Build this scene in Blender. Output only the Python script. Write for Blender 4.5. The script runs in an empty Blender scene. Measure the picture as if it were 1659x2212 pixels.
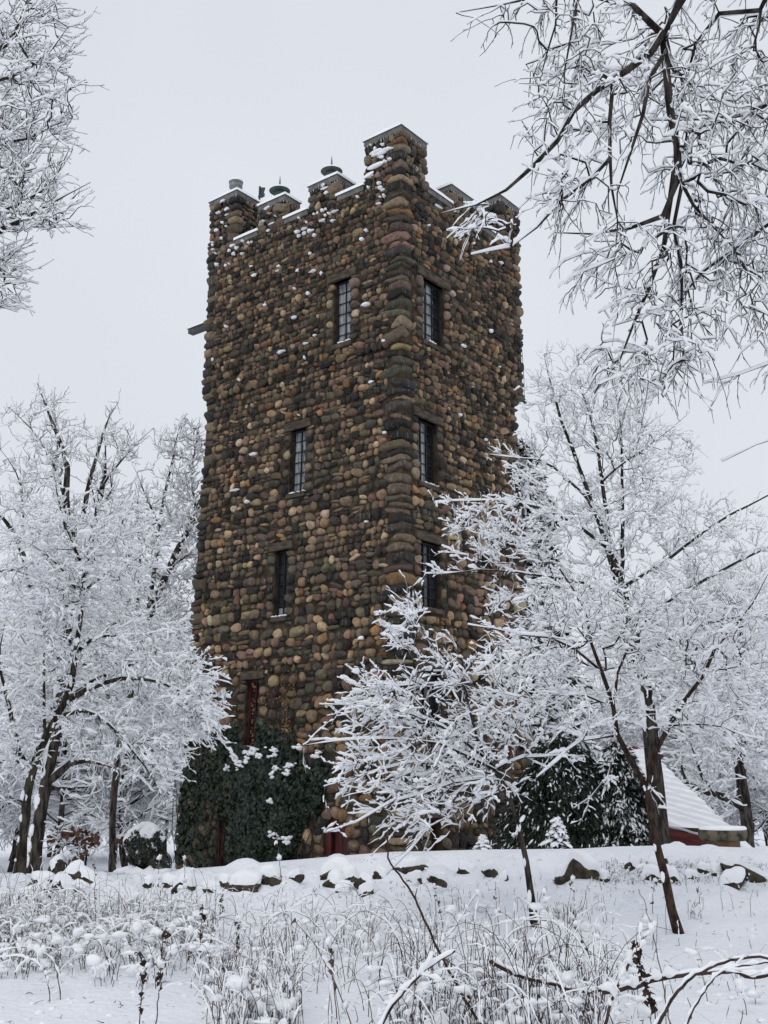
import bpy, math, random
import numpy as np
from mathutils import Vector

# ------------------------------------------------------------------ camera, sky, sun, exposure
scene = bpy.context.scene
COL = scene.collection
F = 2350.0; CX = 829.5; CY = 1106.0
TILT = math.radians(13.94)
CAM = np.array([0.0, 0.0, 1.7])
cd = bpy.data.cameras.new('camera'); co = bpy.data.objects.new('camera', cd); COL.objects.link(co)
co.location = CAM; co.rotation_euler = (math.pi/2 + TILT, 0, 0)
cd.sensor_fit = 'VERTICAL'; cd.sensor_height = 24.0; cd.lens = 24.0*F/2212.0
cd.clip_start = 0.1; cd.clip_end = 2000
scene.camera = co

SUN_EL, SUN_AZ = math.radians(48), math.radians(200)      # behind the viewer, a little to the left
w = bpy.data.worlds.new('World'); scene.world = w; w.use_nodes = True
nt = w.node_tree; nt.nodes.clear()
out = nt.nodes.new('ShaderNodeOutputWorld'); bg = nt.nodes.new('ShaderNodeBackground')
sky = nt.nodes.new('ShaderNodeTexSky'); sky.sky_type = 'NISHITA'; sky.sun_disc = False
sky.sun_elevation = SUN_EL; sky.sun_rotation = SUN_AZ
tc = nt.nodes.new('ShaderNodeTexCoord'); no = nt.nodes.new('ShaderNodeTexNoise')
no.inputs['Scale'].default_value = 1.6; no.inputs['Detail'].default_value = 3
nt.links.new(tc.outputs['Generated'], no.inputs['Vector'])
cr = nt.nodes.new('ShaderNodeValToRGB')
cr.color_ramp.elements[0].position = .3; cr.color_ramp.elements[0].color = (0.668, 0.700, 0.762, 1)
cr.color_ramp.elements[1].position = .7; cr.color_ramp.elements[1].color = (0.742, 0.770, 0.830, 1)
nt.links.new(no.outputs['Fac'], cr.inputs['Fac'])
sc10 = nt.nodes.new('ShaderNodeVectorMath'); sc10.operation = 'SCALE'; sc10.inputs['Scale'].default_value = 10.4
nt.links.new(cr.outputs['Color'], sc10.inputs[0])
mx = nt.nodes.new('ShaderNodeMixRGB'); mx.inputs['Fac'].default_value = 0.96     # closed overcast over the blue
nt.links.new(sky.outputs['Color'], mx.inputs['Color1']); nt.links.new(sc10.outputs['Vector'], mx.inputs['Color2'])
nt.links.new(mx.outputs['Color'], bg.inputs['Color']); bg.inputs['Strength'].default_value = 0.1
nt.links.new(bg.outputs['Background'], out.inputs['Surface'])

sd = bpy.data.lights.new('sun', 'SUN'); so = bpy.data.objects.new('sun', sd); COL.objects.link(so)
sd.energy = 0.7; sd.angle = math.radians(40); sd.color = (1.0, 0.97, 0.93)
sv = Vector((math.sin(SUN_AZ)*math.cos(SUN_EL), math.cos(SUN_AZ)*math.cos(SUN_EL), math.sin(SUN_EL)))
so.rotation_euler = sv.to_track_quat('Z', 'Y').to_euler()

vs = scene.view_settings
scene.display_settings.display_device = 'sRGB'
vs.view_transform = 'Standard'; vs.look = 'None'; vs.exposure = 0.0; vs.gamma = 1.0; vs.use_curve_mapping = False
scene.cycles.max_bounces = 12; scene.cycles.diffuse_bounces = 11; scene.cycles.glossy_bounces = 2
scene.cycles.transmission_bounces = 2; scene.cycles.use_denoising = True

# ------------------------------------------------------------------ helpers
def ray(x, y):
    r = (x-CX)/F; u = (CY-y)/F
    return np.array([r, math.cos(TILT)-u*math.sin(TILT), math.sin(TILT)+u*math.cos(TILT)])
def at(x, y, Y):
    d = ray(x, y); return CAM + d*(Y/d[1])
def ats(x, y, Y):
    r = (x-CX)/F; u = (CY-y)/F
    d = np.stack([r, math.cos(TILT)-u*math.sin(TILT), math.sin(TILT)+u*math.cos(TILT)], -1)
    return CAM + d*(Y/d[..., 1])[..., None]

def nrm(v): return v/(np.linalg.norm(v, axis=-1, keepdims=True)+1e-9)
def tag(o, label=None, cat=None, group=None, kind=None):
    if label: o['label'] = label
    if cat: o['category'] = cat
    if group: o['group'] = group
    if kind: o['kind'] = kind
    return o
def empty(name, loc, label, cat, group=None, rz=0.0):
    o = bpy.data.objects.new(name, None); COL.objects.link(o)
    o.location = loc; o.rotation_euler = (0, 0, rz); o.empty_display_size = .2
    return tag(o, label, cat, group)

class MB:
    """collects vertices / faces and builds one mesh object"""
    def __init__(s): s.V = []; s.Q = []; s.T = []; s.n = 0; s.C = []
    def add(s, V, Q=None, T=None, col=None):
        V = np.asarray(V, float).reshape(-1, 3)
        if Q is not None and len(Q): s.Q.append(np.asarray(Q, np.int64).reshape(-1, 4)+s.n)
        if T is not None and len(T): s.T.append(np.asarray(T, np.int64).reshape(-1, 3)+s.n)
        s.V.append(V); s.n += len(V)
        if col is not None:
            c = np.asarray(col, float)
            s.C.append(np.broadcast_to(c, (len(V), 3)) if c.ndim == 1 else c)
        return s
    def box(s, c, h, R=None, col=None):
        P = np.array([[x, y, z] for x in (-1, 1) for y in (-1, 1) for z in (-1, 1)], float)*np.asarray(h, float)
        if R is not None: P = P @ np.asarray(R).T
        return s.add(P+np.asarray(c, float), [[0, 1, 3, 2], [4, 6, 7, 5], [0, 4, 5, 1], [2, 3, 7, 6], [0, 2, 6, 4], [1, 5, 7, 3]], col=col)
    def build(s, name, m, parent=None, smooth=True, local=False, bevel=None):
        if not s.V: return None
        V = np.concatenate(s.V)
        if parent is not None and not local:
            V = V-np.array(parent_world(parent))
        Q = np.concatenate(s.Q) if s.Q else np.zeros((0, 4), np.int64)
        T = np.concatenate(s.T) if s.T else np.zeros((0, 3), np.int64)
        me = bpy.data.meshes.new(name)
        me.vertices.add(len(V)); me.vertices.foreach_set('co', V.astype(np.float32).ravel())
        nl = Q.size+T.size
        me.loops.add(nl); me.loops.foreach_set('vertex_index', np.concatenate([Q.ravel(), T.ravel()]).astype(np.int32))
        npol = len(Q)+len(T); me.polygons.add(npol)
        st = np.concatenate([np.arange(len(Q))*4, Q.size+np.arange(len(T))*3]).astype(np.int32)
        me.polygons.foreach_set('loop_start', st)
        me.polygons.foreach_set('use_smooth', np.full(npol, smooth))
        if s.C:
            Cc = np.concatenate(s.C)
            if len(Cc) == len(V):
                a = me.color_attributes.new('Col', 'FLOAT_COLOR', 'POINT')
                a.data.foreach_set('color', np.concatenate([Cc, np.ones((len(V), 1))], 1).astype(np.float32).ravel())
        me.update(calc_edges=True); me.validate()
        if m is not None: me.materials.append(m)
        o = bpy.data.objects.new(name, me); COL.objects.link(o)
        if parent is not None: o.parent = parent
        if bevel:
            b = o.modifiers.new('bevel', 'BEVEL'); b.width = bevel; b.segments = 2; b.limit_method = 'ANGLE'
        return o
def parent_world(p):
    l = np.zeros(3)
    while p is not None:
        l = l+np.array(p.location); p = p.parent
    return l

def tubes(mb, P, R, K=5, R2=None, off=None, cap=True, col=None):
    """P (M,n,3) polylines, R (M,n) radii across, R2 radii 'up' -> tubes; off (M,n) shifts the tube towards its upper side"""
    P = np.asarray(P, float); R = np.asarray(R, float)
    M, n, _ = P.shape
    if R2 is None: R2 = R
    T = np.gradient(P, axis=1); T /= np.linalg.norm(T, axis=2, keepdims=True)+1e-9
    mean = np.abs(T.mean(1)); vert = mean[:, 2] > .8*np.linalg.norm(mean, axis=1)
    ref = np.where(vert[:, None], np.array([0.0, 1, 0.05]), np.array([0.0, 0, 1]))[:, None, :]
    S = np.cross(T, np.broadcast_to(ref, T.shape)); S /= np.linalg.norm(S, axis=2, keepdims=True)+1e-9
    N = np.cross(S, T)
    c = P if off is None else P+N*off[..., None]
    a = np.arange(K)*2*math.pi/K+math.pi/2
    ring = c[:, :, None, :]+S[:, :, None, :]*(R[..., None]*np.cos(a))[..., None]+N[:, :, None, :]*(R2[..., None]*np.sin(a))[..., None]
    V = ring.reshape(-1, 3)
    i = np.arange(n-1)[:, None]; k = np.arange(K)[None, :]; k2 = (k+1) % K
    q = np.stack([i*K+k, i*K+k2, (i+1)*K+k2, (i+1)*K+k], -1).reshape(-1, 4)
    Q = (np.arange(M)*n*K)[:, None, None]+q[None]
    cc = None
    if col is not None: cc = np.repeat(np.asarray(col, float), n*K, axis=0)
    mb.add(V, Q.reshape(-1, 4), col=cc)
    if cap and K >= 4:
        t = []
        for base in (0, (n-1)*K):
            for j in range(1, K-1): t.append([base, base+j, base+j+1] if base else [base, base+j+1, base+j])
        mb.T.append(((np.arange(M)*n*K)[:, None, None]+np.array(t)[None]).reshape(-1, 3)+mb.n-len(V))
    return mb

def lathe(mb, prof, c, K=20, Rm=None):
    prof = np.array(prof, float); n = len(prof); a = np.arange(K)*2*math.pi/K
    V = np.stack([prof[:, None, 0]*np.cos(a), prof[:, None, 0]*np.sin(a), np.broadcast_to(prof[:, None, 1], (n, K))], -1).reshape(-1, 3)
    if Rm is not None: V = V @ np.asarray(Rm).T
    q = [[i*K+k, i*K+(k+1) % K, (i+1)*K+(k+1) % K, (i+1)*K+k] for i in range(n-1) for k in range(K)]
    return mb.add(V+np.asarray(c, float), q)

def ico(sub):
    import bmesh
    bm = bmesh.new(); bmesh.ops.create_icosphere(bm, subdivisions=sub, radius=1.0)
    bm.verts.ensure_lookup_table()
    V = np.array([v.co[:] for v in bm.verts]); T = np.array([[v.index for v in f.verts] for f in bm.faces]); bm.free()
    return V, T
ICO = {k: ico(k) for k in (1, 2, 3, 4)}

# ------------------------------------------------------------------ materials
def mat(name, base=(.5, .5, .5), rough=.8, spec=.3, metal=0.0):
    m = bpy.data.materials.new(name); m.use_nodes = True
    b = m.node_tree.nodes['Principled BSDF']
    b.inputs['Base Color'].default_value = (*base, 1); b.inputs['Roughness'].default_value = rough
    b.inputs['Specular IOR Level'].default_value = spec; b.inputs['Metallic'].default_value = metal
    return m, m.node_tree, b
def nnode(nt, t, **kw):
    n = nt.nodes.new(t)
    for k, v in kw.items():
        if k in n.inputs: n.inputs[k].default_value = v
        else: setattr(n, k, v)
    return n
def noise_mat(name, c1, c2, scale=8, rough=.85, spec=.25, bump=.3, bscale=30, stretch=(1, 1, 1), detail=5, p=(.35, .65), dist=.02):
    m, nt, b = mat(name, c1, rough, spec)
    tc = nnode(nt, 'ShaderNodeTexCoord'); mp = nnode(nt, 'ShaderNodeMapping'); mp.inputs['Scale'].default_value = stretch
    nt.links.new(tc.outputs['Object'], mp.inputs['Vector'])
    n = nnode(nt, 'ShaderNodeTexNoise', Scale=scale, Detail=detail); nt.links.new(mp.outputs['Vector'], n.inputs['Vector'])
    r = nnode(nt, 'ShaderNodeValToRGB'); r.color_ramp.elements[0].position = p[0]; r.color_ramp.elements[1].position = p[1]
    r.color_ramp.elements[0].color = (*c1, 1); r.color_ramp.elements[1].color = (*c2, 1)
    nt.links.new(n.outputs['Fac'], r.inputs['Fac']); nt.links.new(r.outputs['Color'], b.inputs['Base Color'])
    if bump:
        n2 = nnode(nt, 'ShaderNodeTexNoise', Scale=bscale, Detail=4); nt.links.new(mp.outputs['Vector'], n2.inputs['Vector'])
        bp = nnode(nt, 'ShaderNodeBump', Strength=bump, Distance=dist); nt.links.new(n2.outputs['Fac'], bp.inputs['Height'])
        nt.links.new(bp.outputs['Normal'], b.inputs['Normal'])
    return m
M = {}
M['snow'] = noise_mat('snow', (.91, .92, .945), (.94, .95, .965), 3, .75, .2, .25, 60, dist=.01)
M['snow_twig'] = mat('snow_on_twigs', (.925, .935, .955), .85, .1)[0]
M['ground'] = noise_mat('snow_ground', (.80, .825, .87), (.87, .885, .92), 1.2, .75, .2, .9, 16, dist=.035, detail=8)
M['bark'] = noise_mat('bark', (.016, .013, .012), (.075, .063, .053), 16, .9, .2, 1.0, 34, (1, 1, .3), p=(.42, .62), dist=.04)
M['bark_oak'] = noise_mat('bark_oak', (.018, .015, .013), (.10, .083, .068), 13, .9, .2, 1.0, 26, (1, 1, .22), p=(.42, .62), dist=.06)
M['bark_red'] = noise_mat('bark_red', (.020, .013, .010), (.075, .043, .031), 22, .85, .2, 1.0, 45, (1, 1, .4), p=(.42, .62), dist=.03)
M['bark_moss'] = noise_mat('bark_moss', (.020, .017, .013), (.085, .078, .050), 16, .9, .2, 1.0, 34, (1, 1, .25), p=(.42, .62), dist=.04)
M['mortar'] = noise_mat('mortar', (.030, .022, .016), (.090, .068, .048), 5, .95, .1, .8, 40)
M['lintel'] = noise_mat('lintel_stone', (.042, .034, .026), (.115, .090, .068), 5, .85, .2, .6, 25, (1, 1, 3))
M['cap'] = noise_mat('cap_concrete', (.12, .115, .11), (.21, .20, .19), 6, .9, .2, .3, 40)
M['frame'] = noise_mat('steel_frame', (.010, .010, .011), (.028, .028, .03), 20, .5, .4, .1, 50)
M['redwood'] = noise_mat('red_paint', (.045, .008, .009), (.095, .015, .015), 9, .6, .35, .3, 40, (1, 1, .2))
M['fascia'] = noise_mat('red_fascia', (.11, .022, .02), (.17, .04, .034), 5, .6, .35, .2, 40, (.3, .3, 3))
M['gray_panel'] = noise_mat('lead_curtain', (.12, .13, .14), (.36, .38, .40), 5, .5, .3, .3, 12, (3, 3, .5))
M['green_metal'] = noise_mat('green_metal', (.035, .06, .055), (.075, .105, .09), 8, .55, .4, .2, 30)
M['gray_metal'] = noise_mat('gray_metal', (.16, .17, .18), (.27, .28, .29), 8, .5, .5, .2, 30)
M['dark_metal'] = noise_mat('dark_metal', (.03, .033, .037), (.06, .062, .066), 8, .5, .5, .2, 30)
M['weed'] = noise_mat('dry_stalk', (.06, .042, .030), (.17, .122, .085), 10, .9, .1, 0)
M['weed_dark'] = noise_mat('dark_stalk', (.025, .017, .014), (.07, .045, .035), 14, .9, .1, 0)
M['bramble'] = noise_mat('bramble_cane', (.030, .020, .018), (.085, .056, .046), 14, .8, .2, 0)
M['deadleaf'] = noise_mat('dead_leaf', (.075, .034, .024), (.15, .075, .05), 9, .8, .2, 0)
M['orangeleaf'] = noise_mat('orange_leaf', (.16, .07, .025), (.28, .14, .06), 9, .8, .2, 0)
M['rock'] = noise_mat('boulder', (.020, .017, .013), (.085, .070, .050), 9, .85, .2, 1.0, 14)
M['sandstone'] = noise_mat('mossy_sandstone', (.035, .034, .028), (.15, .13, .095), 7, .9, .15, .6, 25, p=(.42, .6))
M['sandpost'] = noise_mat('tan_sandstone', (.16, .10, .055), (.26, .175, .10), 6, .9, .15, .4, 25)
M['icicle'] = mat('ice', (.75, .8, .86), .15, .6)[0]

def glass(name, c1, c2):
    m = noise_mat(name, c1, c2, 1.8, .06, .6, .25, 2.5, dist=.02); return m
M['glass'] = glass('old_window_glass', (.010, .012, .014), (.035, .039, .044))
# cobbles: each stone carries its own rock colour, mottled, with pale lime streaks
def stone_mat():
    m, nt, b = mat('cobblestone', (.2, .2, .2), .7, .22)
    at_ = nnode(nt, 'ShaderNodeAttribute', attribute_name='Col'); tc = nnode(nt, 'ShaderNodeTexCoord')
    n1 = nnode(nt, 'ShaderNodeTexNoise', Scale=11.0, Detail=6.0, Roughness=.65); nt.links.new(tc.outputs['Object'], n1.inputs['Vector'])
    r1 = nnode(nt, 'ShaderNodeMapRange'); r1.inputs[1].default_value = .3; r1.inputs[2].default_value = .7; r1.inputs[3].default_value = .55; r1.inputs[4].default_value = 1.4
    nt.links.new(n1.outputs['Fac'], r1.inputs[0])
    mul = nnode(nt, 'ShaderNodeVectorMath', operation='SCALE'); nt.links.new(at_.outputs['Color'], mul.inputs[0]); nt.links.new(r1.outputs[0], mul.inputs['Scale'])
    mp = nnode(nt, 'ShaderNodeMapping'); mp.inputs['Scale'].default_value = (16, 16, 1.1); nt.links.new(tc.outputs['Object'], mp.inputs['Vector'])
    n2 = nnode(nt, 'ShaderNodeTexNoise', Scale=1.6, Detail=3.0); nt.links.new(mp.outputs['Vector'], n2.inputs['Vector'])
    r2 = nnode(nt, 'ShaderNodeMapRange'); r2.inputs[1].default_value = .60; r2.inputs[2].default_value = .72; r2.inputs[3].default_value = 0; r2.inputs[4].default_value = .38
    nt.links.new(n2.outputs['Fac'], r2.inputs[0])
    mix = nnode(nt, 'ShaderNodeMixRGB'); nt.links.new(r2.outputs[0], mix.inputs['Fac']); nt.links.new(mul.outputs['Vector'], mix.inputs['Color1'])
    mix.inputs['Color2'].default_value = (.40, .35, .29, 1)
    nt.links.new(mix.outputs['Color'], b.inputs['Base Color'])
    n3 = nnode(nt, 'ShaderNodeTexNoise', Scale=34.0, Detail=5.0); nt.links.new(tc.outputs['Object'], n3.inputs['Vector'])
    bp = nnode(nt, 'ShaderNodeBump', Strength=.55, Distance=.025); nt.links.new(n3.outputs['Fac'], bp.inputs['Height']); nt.links.new(bp.outputs['Normal'], b.inputs['Normal'])
    return m
M['stone'] = stone_mat()
def leaf_mat(name, rough=.45):
    m, nt, b = mat(name, (.02, .04, .02), rough, .4)
    a = nnode(nt, 'ShaderNodeAttribute', attribute_name='Col'); nt.links.new(a.outputs['Color'], b.inputs['Base Color'])
    return m
M['leaf'] = leaf_mat('ivy_leaf'); M['needle'] = leaf_mat('evergreen_needle', .7)

# ------------------------------------------------------------------ ground
def sstep(a, b, x):
    t = np.clip((x-a)/(b-a), 0, 1); return t*t*(3-2*t)
rngG = np.random.default_rng(5)
_k = rngG.normal(size=(14, 2))*np.array([[.35]]*5+[[1.1]]*5+[[2.6]]*4); _p = rngG.uniform(0, 6.28, 14); _a = np.array([.07]*5+[.022]*5+[.010]*4)
_cx = np.array([-12, -5.37, -4.0, -2.91, -1.75, -.68, .13, 1.5, 2.74, 3.25, 4.04, 5.4, 12.0])
_cz = np.array([.36, .41, .43, .50, .61, .70, .76, .775, .77, .80, .81, .76, .72])
_r = np.random.default_rng(9); _nl = 420
_lx = _r.uniform(-6.5, 7.5, _nl); _ly = 13.1+2.5*_r.random(_nl)**1.0; _lr = _r.uniform(.08, .26, _nl); _lh = _r.uniform(.02, .19, _nl)*(_lr/.3)**.5
def bank_lumps(x, y):
    """stones wholly buried under the snow of the bank"""
    x, y = np.broadcast_arrays(x, y); out = np.zeros(x.shape); m = (y > 12) & (y < 16.6) & (np.abs(x) < 9)
    if m.any():
        xm, ym = x[m], y[m]; v = np.zeros(xm.shape)
        for a, b, r, h in zip(_lx, _ly, _lr, _lh):
            d2 = ((xm-a)**2+((ym-b)*1.3)**2)/r**2; v = np.maximum(v, h*np.exp(-d2**1.6))
        out[m] = v
    return out
def ground_z(x, y):
    x = np.asarray(x, float); y = np.asarray(y, float)
    cz = np.interp(x*16/np.clip(y, 6, 40), _cx, _cz)
    base = .10+.16*sstep(10.5, 13.2, y)
    bank = base+(cz-base)*sstep(13.0, 16.0, y)
    far = cz-.075*np.clip(y-16.0, 0, 30)-.02*np.clip(y-46, 0, 60)
    z = np.where(y < 16, bank, far)
    bump = sum(a*np.sin(k[0]*x+k[1]*y+p) for k, p, a in zip(_k, _p, _a))
    amp = np.where(y < 15, .55, np.clip(.55-(y-15)*.4, .12, 1))
    return z+bump*amp+bank_lumps(x, y)
def make_ground():
    xs = np.concatenate([-np.geomspace(900, 9, 22), np.arange(-8.8, 8.81, .07), np.geomspace(9, 900, 22)])
    ys = np.concatenate([[-300, -60, -15], np.arange(-4, 5, .5), np.arange(5, 18, .07), np.geomspace(18, 1400, 60)])
    Xg, Yg = np.meshgrid(xs, ys); Z = ground_z(Xg, Yg)
    n, m_ = Xg.shape; V = np.stack([Xg, Yg, Z], -1).reshape(-1, 3)
    i = np.arange(n-1)[:, None]; j = np.arange(m_-1)[None]
    Q = np.stack([i*m_+j, i*m_+j+1, (i+1)*m_+j+1, (i+1)*m_+j], -1).reshape(-1, 4)
    mb = MB(); mb.add(V, Q); o = mb.build('snow_ground', M['ground'])
    tag(o, kind='structure')
make_ground()

# ------------------------------------------------------------------ the tower
TH = math.radians(51.4); TC = np.array([.4, 23.5, 0.0])
tower = empty('stone_tower', TC, 'tall square cobblestone tower with battlements rising above the snowy trees', 'tower', rz=TH)
ZC = 11.6; ZT = 15.85; WA = 6.6; WB = 5.15
def corner(z):
    t = np.clip((ZC-z)/ZC, 0, 1.05); up = np.asarray(z) > ZC
    b0 = np.where(up, -.07, -.10*t); a0 = b0
    a1 = np.where(up, 6.64, 6.53+.36*t); b1 = np.where(up, 5.22, 4.9+.2*t)
    return b0, b1, a0, a1
def face_A(s, z, d):
    b0, b1, a0, a1 = corner(z); return np.stack([b0-d, a0+s/WA*(a1-a0), z+0*d], -1)
def face_B(s, z, d):
    b0, b1, a0, a1 = corner(z); return np.stack([b0+s/WB*(b1-b0), a0-d, z+0*d], -1)
def face_C(s, z, d):   # behind the left edge
    b0, b1, a0, a1 = corner(z); return np.stack([b0+s/WB*(b1-b0), a1+d, z+0*d], -1)
def face_D(s, z, d):   # behind the right edge
    b0, b1, a0, a1 = corner(z); return np.stack([b1+d, a0+s/WA*(a1-a0), z+0*d], -1)
FACES = {'A': (face_A, WA), 'B': (face_B, WB), 'C': (face_C, WB), 'D': (face_D, WA)}
# openings: face, s0, s1, z0, z1, style
OPEN = [('A', 1.52, 2.06, 12.0, 13.66, 'steel'), ('A', 2.95, 3.46, 8.5, 10.12, 'steel'), ('A', 3.42, 3.82, 5.52, 7.13, 'steel'),
        ('A', 4.18, 4.58, 2.5, 4.08, 'red'), ('A', 4.86, 5.26, -.5, .84, 'red'), ('A', 1.45, 2.12, -.5, .95, 'door'),
        ('B', .80, 1.62, 11.9, 13.5, 'steel'), ('B', .64, 1.40, 8.38, 9.92, 'steel'), ('B', .70, 1.46, 5.5, 7.0, 'steel'),
        ('B', .66, 1.40, 2.7, 4.1, 'steel'), ('B', .9, 1.3, -.3, .95, 'red')]
REC = .17

PAL = np.array([[.018, .018, .018], [.028, .027, .026], [.045, .042, .037], [.070, .060, .048], [.105, .082, .058], [.150, .113, .076], [.215, .162, .106],
                [.29, .222, .145], [.125, .086, .068], [.165, .110, .088], [.135, .074, .045], [.205, .122, .062], [.055, .055, .040], [.088, .084, .060], [.33, .28, .21], [.095, .068, .058]])
PW = np.array([.09, .09, .10, .11, .14, .13, .09, .035, .05, .04, .025, .02, .05, .035, .015, .04]); PW /= PW.sum()

def stone_shapes(rng, n, sub, boxy=(2.6, 6.0), lump=.13):
    """n unit stones (n,v,3): rounded, lumpy; axes (across, up, out)"""
    V, T = ICO[sub]
    e = rng.uniform(*boxy, size=(n, 1))
    v = np.abs(V)[None]
    nr = (v[..., 0]**e+v[..., 1]**e)**(1/e); nr = (nr**2.2+v[..., 2]**2.2)**(1/2.2)
    P = V[None]/nr[..., None]
    th = np.arctan2(V[:, 1], V[:, 0])[None]
    rxy = 1+lump*np.sin(2*th+rng.uniform(0, 6.28, (n, 1)))*rng.uniform(.2, 1, (n, 1))+lump*.8*np.sin(3*th+rng.uniform(0, 6.28, (n, 1)))*rng.uniform(.2, 1, (n, 1))
    lum = sum(.055*np.sin((V @ rng.normal(size=(3,))*3.0)[None]+rng.uniform(0, 6.28, (n, 1))) for _ in range(5))
    P[..., :2] *= rxy[..., None]; P *= (1+lum)[..., None]
    for k in range(9):        # broken, split faces
        a = np.array([0, 0, 1.1]) if k < 4 else np.zeros(3); d = rng.normal(size=(n, 1, 3))+a
        if k >= 4: d[..., 2] *= .25
        d = nrm(d); c = rng.uniform(.60, 1.0, (n, 1)) if k < 4 else rng.uniform(.74, 1.06, (n, 1)); ex = np.maximum((P*d).sum(2)-c, 0); P = P-d*(ex*.92)[..., None]
    return P, T

def layout(rng, s0, s1, z0, z1, size, holes, big=1.0):
    """cobble courses -> list of (s, z, half width, half height)"""
    out = []; z = z0
    while z < z1-.03:
        g = size(z); h = g*rng.uniform(.75, 1.2)
        if z1-(z+h) < .5*g: h = z1-z
        s = s0-rng.uniform(0, .5)*g; ph = rng.uniform(0, 6.28); am = .15*h
        while s < s1:
            w_ = h*rng.choice([.6, .8, 1.0, 1.2, 1.5, 1.9], p=[.10, .20, .28, .23, .13, .06])*rng.uniform(.9, 1.12)
            a, b = max(s, s0), min(s+w_, s1); s += w_
            if b-a < .35*h: continue
            c = (a+b)/2; zz = z+h/2+am*math.sin(c*1.7+ph)
            if rng.random() < .22 and h > .17:
                k = rng.uniform(.38, .62)
                out.append((c, zz-h/2+h*k/2, (b-a)/2, h*k/2)); out.append((c+rng.normal()*.02, zz+h/2-h*(1-k)/2, (b-a)/2, h*(1-k)/2))
            else: out.append((c, zz, (b-a)/2, h/2))
        z += h
    R = []
    for c, zz, hw, hh in out:
        ok = True
        for (x0, x1, y0, y1) in holes:
            if c+hw > x0 and c-hw < x1 and zz+hh > y0 and zz-hh < y1:
                # trim sideways when possible
                if c < x0 and x0-(c-hw) > .09: nb = x0; na = c-hw; c, hw = (na+nb)/2, (nb-na)/2
                elif c > x1 and (c+hw)-x1 > .09: na = x1; nb = c+hw; c, hw = (na+nb)/2, (nb-na)/2
                elif zz < y0 and y0-(zz-hh) > .07: na = zz-hh; zz, hh = (na+y0)/2, (y0-na)/2
                elif zz > y1 and (zz+hh)-y1 > .07: nb = zz+hh; zz, hh = (nb+y1)/2, (nb-y1)/2
                else: ok = False; break
        if ok: R.append((c, zz, hw, hh))
    return np.array(R) if R else np.zeros((0, 4))

def put_stones(mb, rng, L, fn, sub=2, proud=.085, gap=1.06, cols=None, boxy=(2.6, 6.0), tone=1.0, rot=.17):
    """set cobbles L (s,z,hw,hh) into a wall given by fn(s,z,d)"""
    if not len(L): return
    n = len(L); P, T = stone_shapes(rng, n, sub, boxy)
    hw = L[:, 2]*gap*rng.uniform(.92, 1.04, n); hh = L[:, 3]*gap*rng.uniform(.92, 1.04, n)
    hd = np.minimum(hw, hh)*rng.uniform(.58, .92, n)+.02; hd = np.minimum(hd, proud*1.6)
    a = rng.normal(size=n)*rot; ca, sa = np.cos(a)[:, None], np.sin(a)[:, None]
    x = P[..., 0]*hw[:, None]; y = P[..., 1]*hh[:, None]; d = P[..., 2]*hd[:, None]
    x, y = x*ca-y*sa, x*sa+y*ca
    d = d+(rng.uniform(-.35, .30, n)*hd)[:, None]
    # a tilt of the outer face
    d = d+x*rng.normal(size=(n, 1))*.12+y*rng.normal(size=(n, 1))*.15
    S = L[:, 0][:, None]+x; Z = L[:, 1][:, None]+y
    zc = np.broadcast_to(L[:, 1][:, None], S.shape)
    W = fn(S, zc, d); W[..., 2] = Z
    if cols is None:
        cols = PAL[rng.choice(len(PAL), n, p=PW)]*rng.uniform(.75, 1.25, (n, 1))*rng.uniform(.94, 1.06, (n, 3))*tone
    v = P.shape[1]
    mb.add(W.reshape(-1, 3), T=((np.arange(n)*v)[:, None, None]+T[None]).reshape(-1, 3), col=np.repeat(cols, v, axis=0))

def quoins(mb, rng, z0, z1, cb, ca, sb, sa, hsize, wid, sub=2, cn=None, tone=1.0):
    """big corner stones that wrap a vertical edge; cb, ca(z) give the corner, sb/sa the inward directions"""
    z = z0; alt = 0
    V, T = ICO[3]
    while z < z1-.05:
        h = hsize*rng.uniform(.5, 1.3)
        if z1-(z+h) < hsize*.5: h = z1-z
        la, lb = (wid*rng.uniform(.85, 1.15), wid*rng.uniform(.45, .7)) if alt % 2 == 0 else (wid*rng.uniform(.55, .8), wid*rng.uniform(.7, 1.0))
        alt += 1
        e = rng.uniform(4.0, 8.0); v = np.abs(V); g = rng.uniform(3.0, 5.5)
        nr = (v[:, 0]**e+v[:, 1]**e)**(1/e); nr = (nr**g+v[:, 2]**g)**(1/g); P = V/nr[:, None]
        for _k in range(8):
            d_ = nrm(rng.normal(size=3)); P = P-np.outer(np.maximum(P @ d_-rng.uniform(.86, 1.15), 0)*.9, d_)
        lum = sum(.04*np.sin(V @ rng.normal(size=3)*2.8+rng.uniform(0, 6.28)) for _ in range(4)); P = P*(1+lum)[:, None]
        out = rng.uniform(.045, .095)
        hb, ha, hh = (lb+out)/2, (la+out)/2, h/2*.98
        zc = z+h/2; b0, a0 = cb(zc), ca(zc)
        x = b0+sb*(hb-out)+P[:, 0]*hb; y = a0+sa*(ha-out)+P[:, 1]*ha; zz = zc+P[:, 2]*hh+rng.normal()*.1*(P[:, 1]*ha)
        c = (PAL[rng.choice(len(PAL), p=PW)]*rng.uniform(.8, 1.25)*tone) if cn is None else cn(zc, rng)
        mb.add(np.stack([x, y, zz], -1), T=T, col=np.asarray(c)); z += h

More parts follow.
